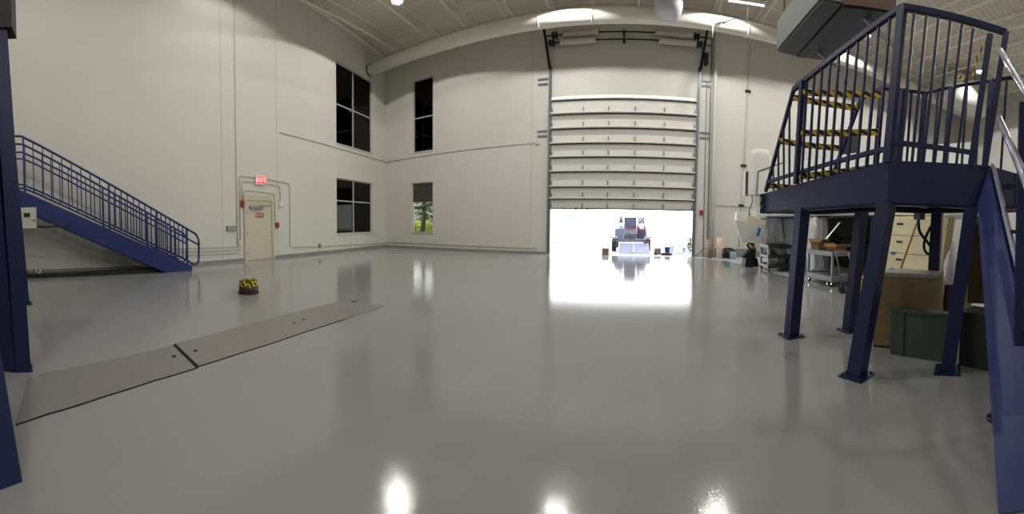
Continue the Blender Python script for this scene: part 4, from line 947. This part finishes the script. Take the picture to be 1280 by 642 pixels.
tree = [([(-21.5, 31, -.02), (-21.2, 31, 2.5), (-21.4, 31, 5.5), (-21, 31, 7)], [.28, .22, .16, .08]), ([(-24.5, 30, 3.1), (-21.2, 30.6, 3.3), (-19.5, 31, 3.9), (-18, 31, 4.6)], [.12, .16, .12, .05]), ([(-21.2, 31, 3.4), (-19.5, 30.5, 3.5), (-17, 30, 3.1)], [.14, .1, .05])]
bush('tree', 'tree with a dark level branch seen through the lower front window', 'tree', (-21, 31.5, 6.6), 3.5, 1.8, 500, .3, 8, tree)
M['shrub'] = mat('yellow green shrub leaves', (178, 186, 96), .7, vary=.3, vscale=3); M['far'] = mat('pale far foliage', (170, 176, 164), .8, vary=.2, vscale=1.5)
for i, (x, y, r, lab) in enumerate(((-25.9, 36.2, .95, 'leftmost'), (-23.9, 35, .9, 'middle'), (-22.0, 33.6, .85, 'rightmost'))):
    bush('shrub', 'yellow-green shrub beyond the lower front window, the %s one' % lab, 'shrub', (x, y, .9), r, .95, 420, .22, 20+i, m='shrub')
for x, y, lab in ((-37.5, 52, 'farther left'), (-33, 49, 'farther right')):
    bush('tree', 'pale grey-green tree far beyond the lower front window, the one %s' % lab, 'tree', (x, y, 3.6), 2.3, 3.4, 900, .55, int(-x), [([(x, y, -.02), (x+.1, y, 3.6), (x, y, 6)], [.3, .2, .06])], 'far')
# ------------------------------------------------------------------ lamps
lens = emis('lamp lens', (255, 246, 228), 14.)
LZ = 11.62
LP = [(-9.95, 12.35, LZ), (-3.0, 14.3, LZ), (3.9, 14.4, LZ), (11, 14, LZ), (18, 11.5, LZ), (-10, 5.5, LZ), (-3, 6.5, LZ), (4.5, 6.5, LZ), (11, 6.5, LZ), (18, 6, LZ), (-8, -2, LZ), (-1, -2, LZ), (6, -2, LZ), (13, -3, LZ)]
l0 = None
def spot(name, w, size, blend):
    d = bpy.data.lights.new(name, 'SPOT'); d.energy = w; d.spot_size = math.radians(size); d.spot_blend = blend; d.shadow_soft_size = .16; d.color = (1.0, .975, .925); return d
lf = spot('front lamp', LAMP_W, 150, .03); lm = spot('middle lamp', LAMP_W, 162, .1); lr = spot('rear lamp', LAMP_W*.6, 160, .2)
for i, (x, y, z) in enumerate(LP):
    if l0 is None:
        l = l0 = thing('high_bay_lamp', '', 'lamp', (x, y, z))
        MB().lathe([(.08, .42), (.12, .40), (.14, .2), (.30, .0), (.30, -.02), (.285, -.02), (.12, .19), (.10, .22)], (x, y, z), 24).build('reflector', 'white', l)
        MB().lathe([(.05, .02), (.2, .02), (.2, .0), (.05, .0)], (x, y, z), 20).build('lens', lens, l)
        MB().tube([(x, y, z+.4), (x, y, ZC-.005)], .015, 6).build('stem', 'dark', l)
    else:
        l = l0.copy(); COL.objects.link(l); l.location = (x, y, z)
        for c in list(l0.children): d = c.copy(); COL.objects.link(d); d.parent = l
    l['label'] = 'bright high-bay lamp under the roof, %s counted along the rows from the far left corner' % ORD[i]; l['group'] = 'high bay lamps'
    s = bpy.data.objects.new('lamp_light', lf if i < 5 else lr if i == 5 else lm if i < 10 else lr); COL.objects.link(s); s.location = (x, y, z-.03)
# pendant with a white shade, and a strip light
pd = thing('pendant_shade', 'white round-bottomed pendant hanging in front of the duct above the overhead door', 'lamp', (1.45, 14.8, 10.5))
MB().lathe([(.05, 10.44), (.34, 10.48), (.52, 10.6), (.60, 10.85), (.66, 12.2), (.4, 12.35), (.1, 12.5), (.1, ZC-.02)], (1.45, 14.8, 0), 28).build('shade', mat('frosted shade', (200, 198, 208), .4), pd)
sl = thing('strip_light', 'thin lit strip light under the roof right of the white pendant', 'lamp', (5.1, 15.3, 12))
MB().beam((4.25, 15.45, 12.05), (5.95, 15.2, 12.05), .14, .08).build('housing', 'white', sl); MB().beam((4.27, 15.45, 11.99), (5.93, 15.2, 11.99), .06, .04).build('tube', emis('strip tube', (255, 250, 240), 5.), sl)

# ------------------------------------------------------------------ daylight and exposure
w = bpy.data.worlds.new('World'); SC.world = w; w.use_nodes = True
nt = w.node_tree; b = nt.nodes['Background']; b.inputs[0].default_value = (.93, .96, 1.0, 1); b.inputs[1].default_value = SKY_W
SC.view_settings.view_transform = 'Standard'; SC.view_settings.look = 'None'; SC.view_settings.gamma = 1; SC.view_settings.use_curve_mapping = False
SC.view_settings.exposure = EXPO
SC.cycles.max_bounces = 8; SC.cycles.diffuse_bounces = 5; SC.cycles.glossy_bounces = 4; SC.cycles.transparent_max_bounces = 12
SC.cycles.sample_clamp_indirect = 8; SC.cycles.use_denoising = True
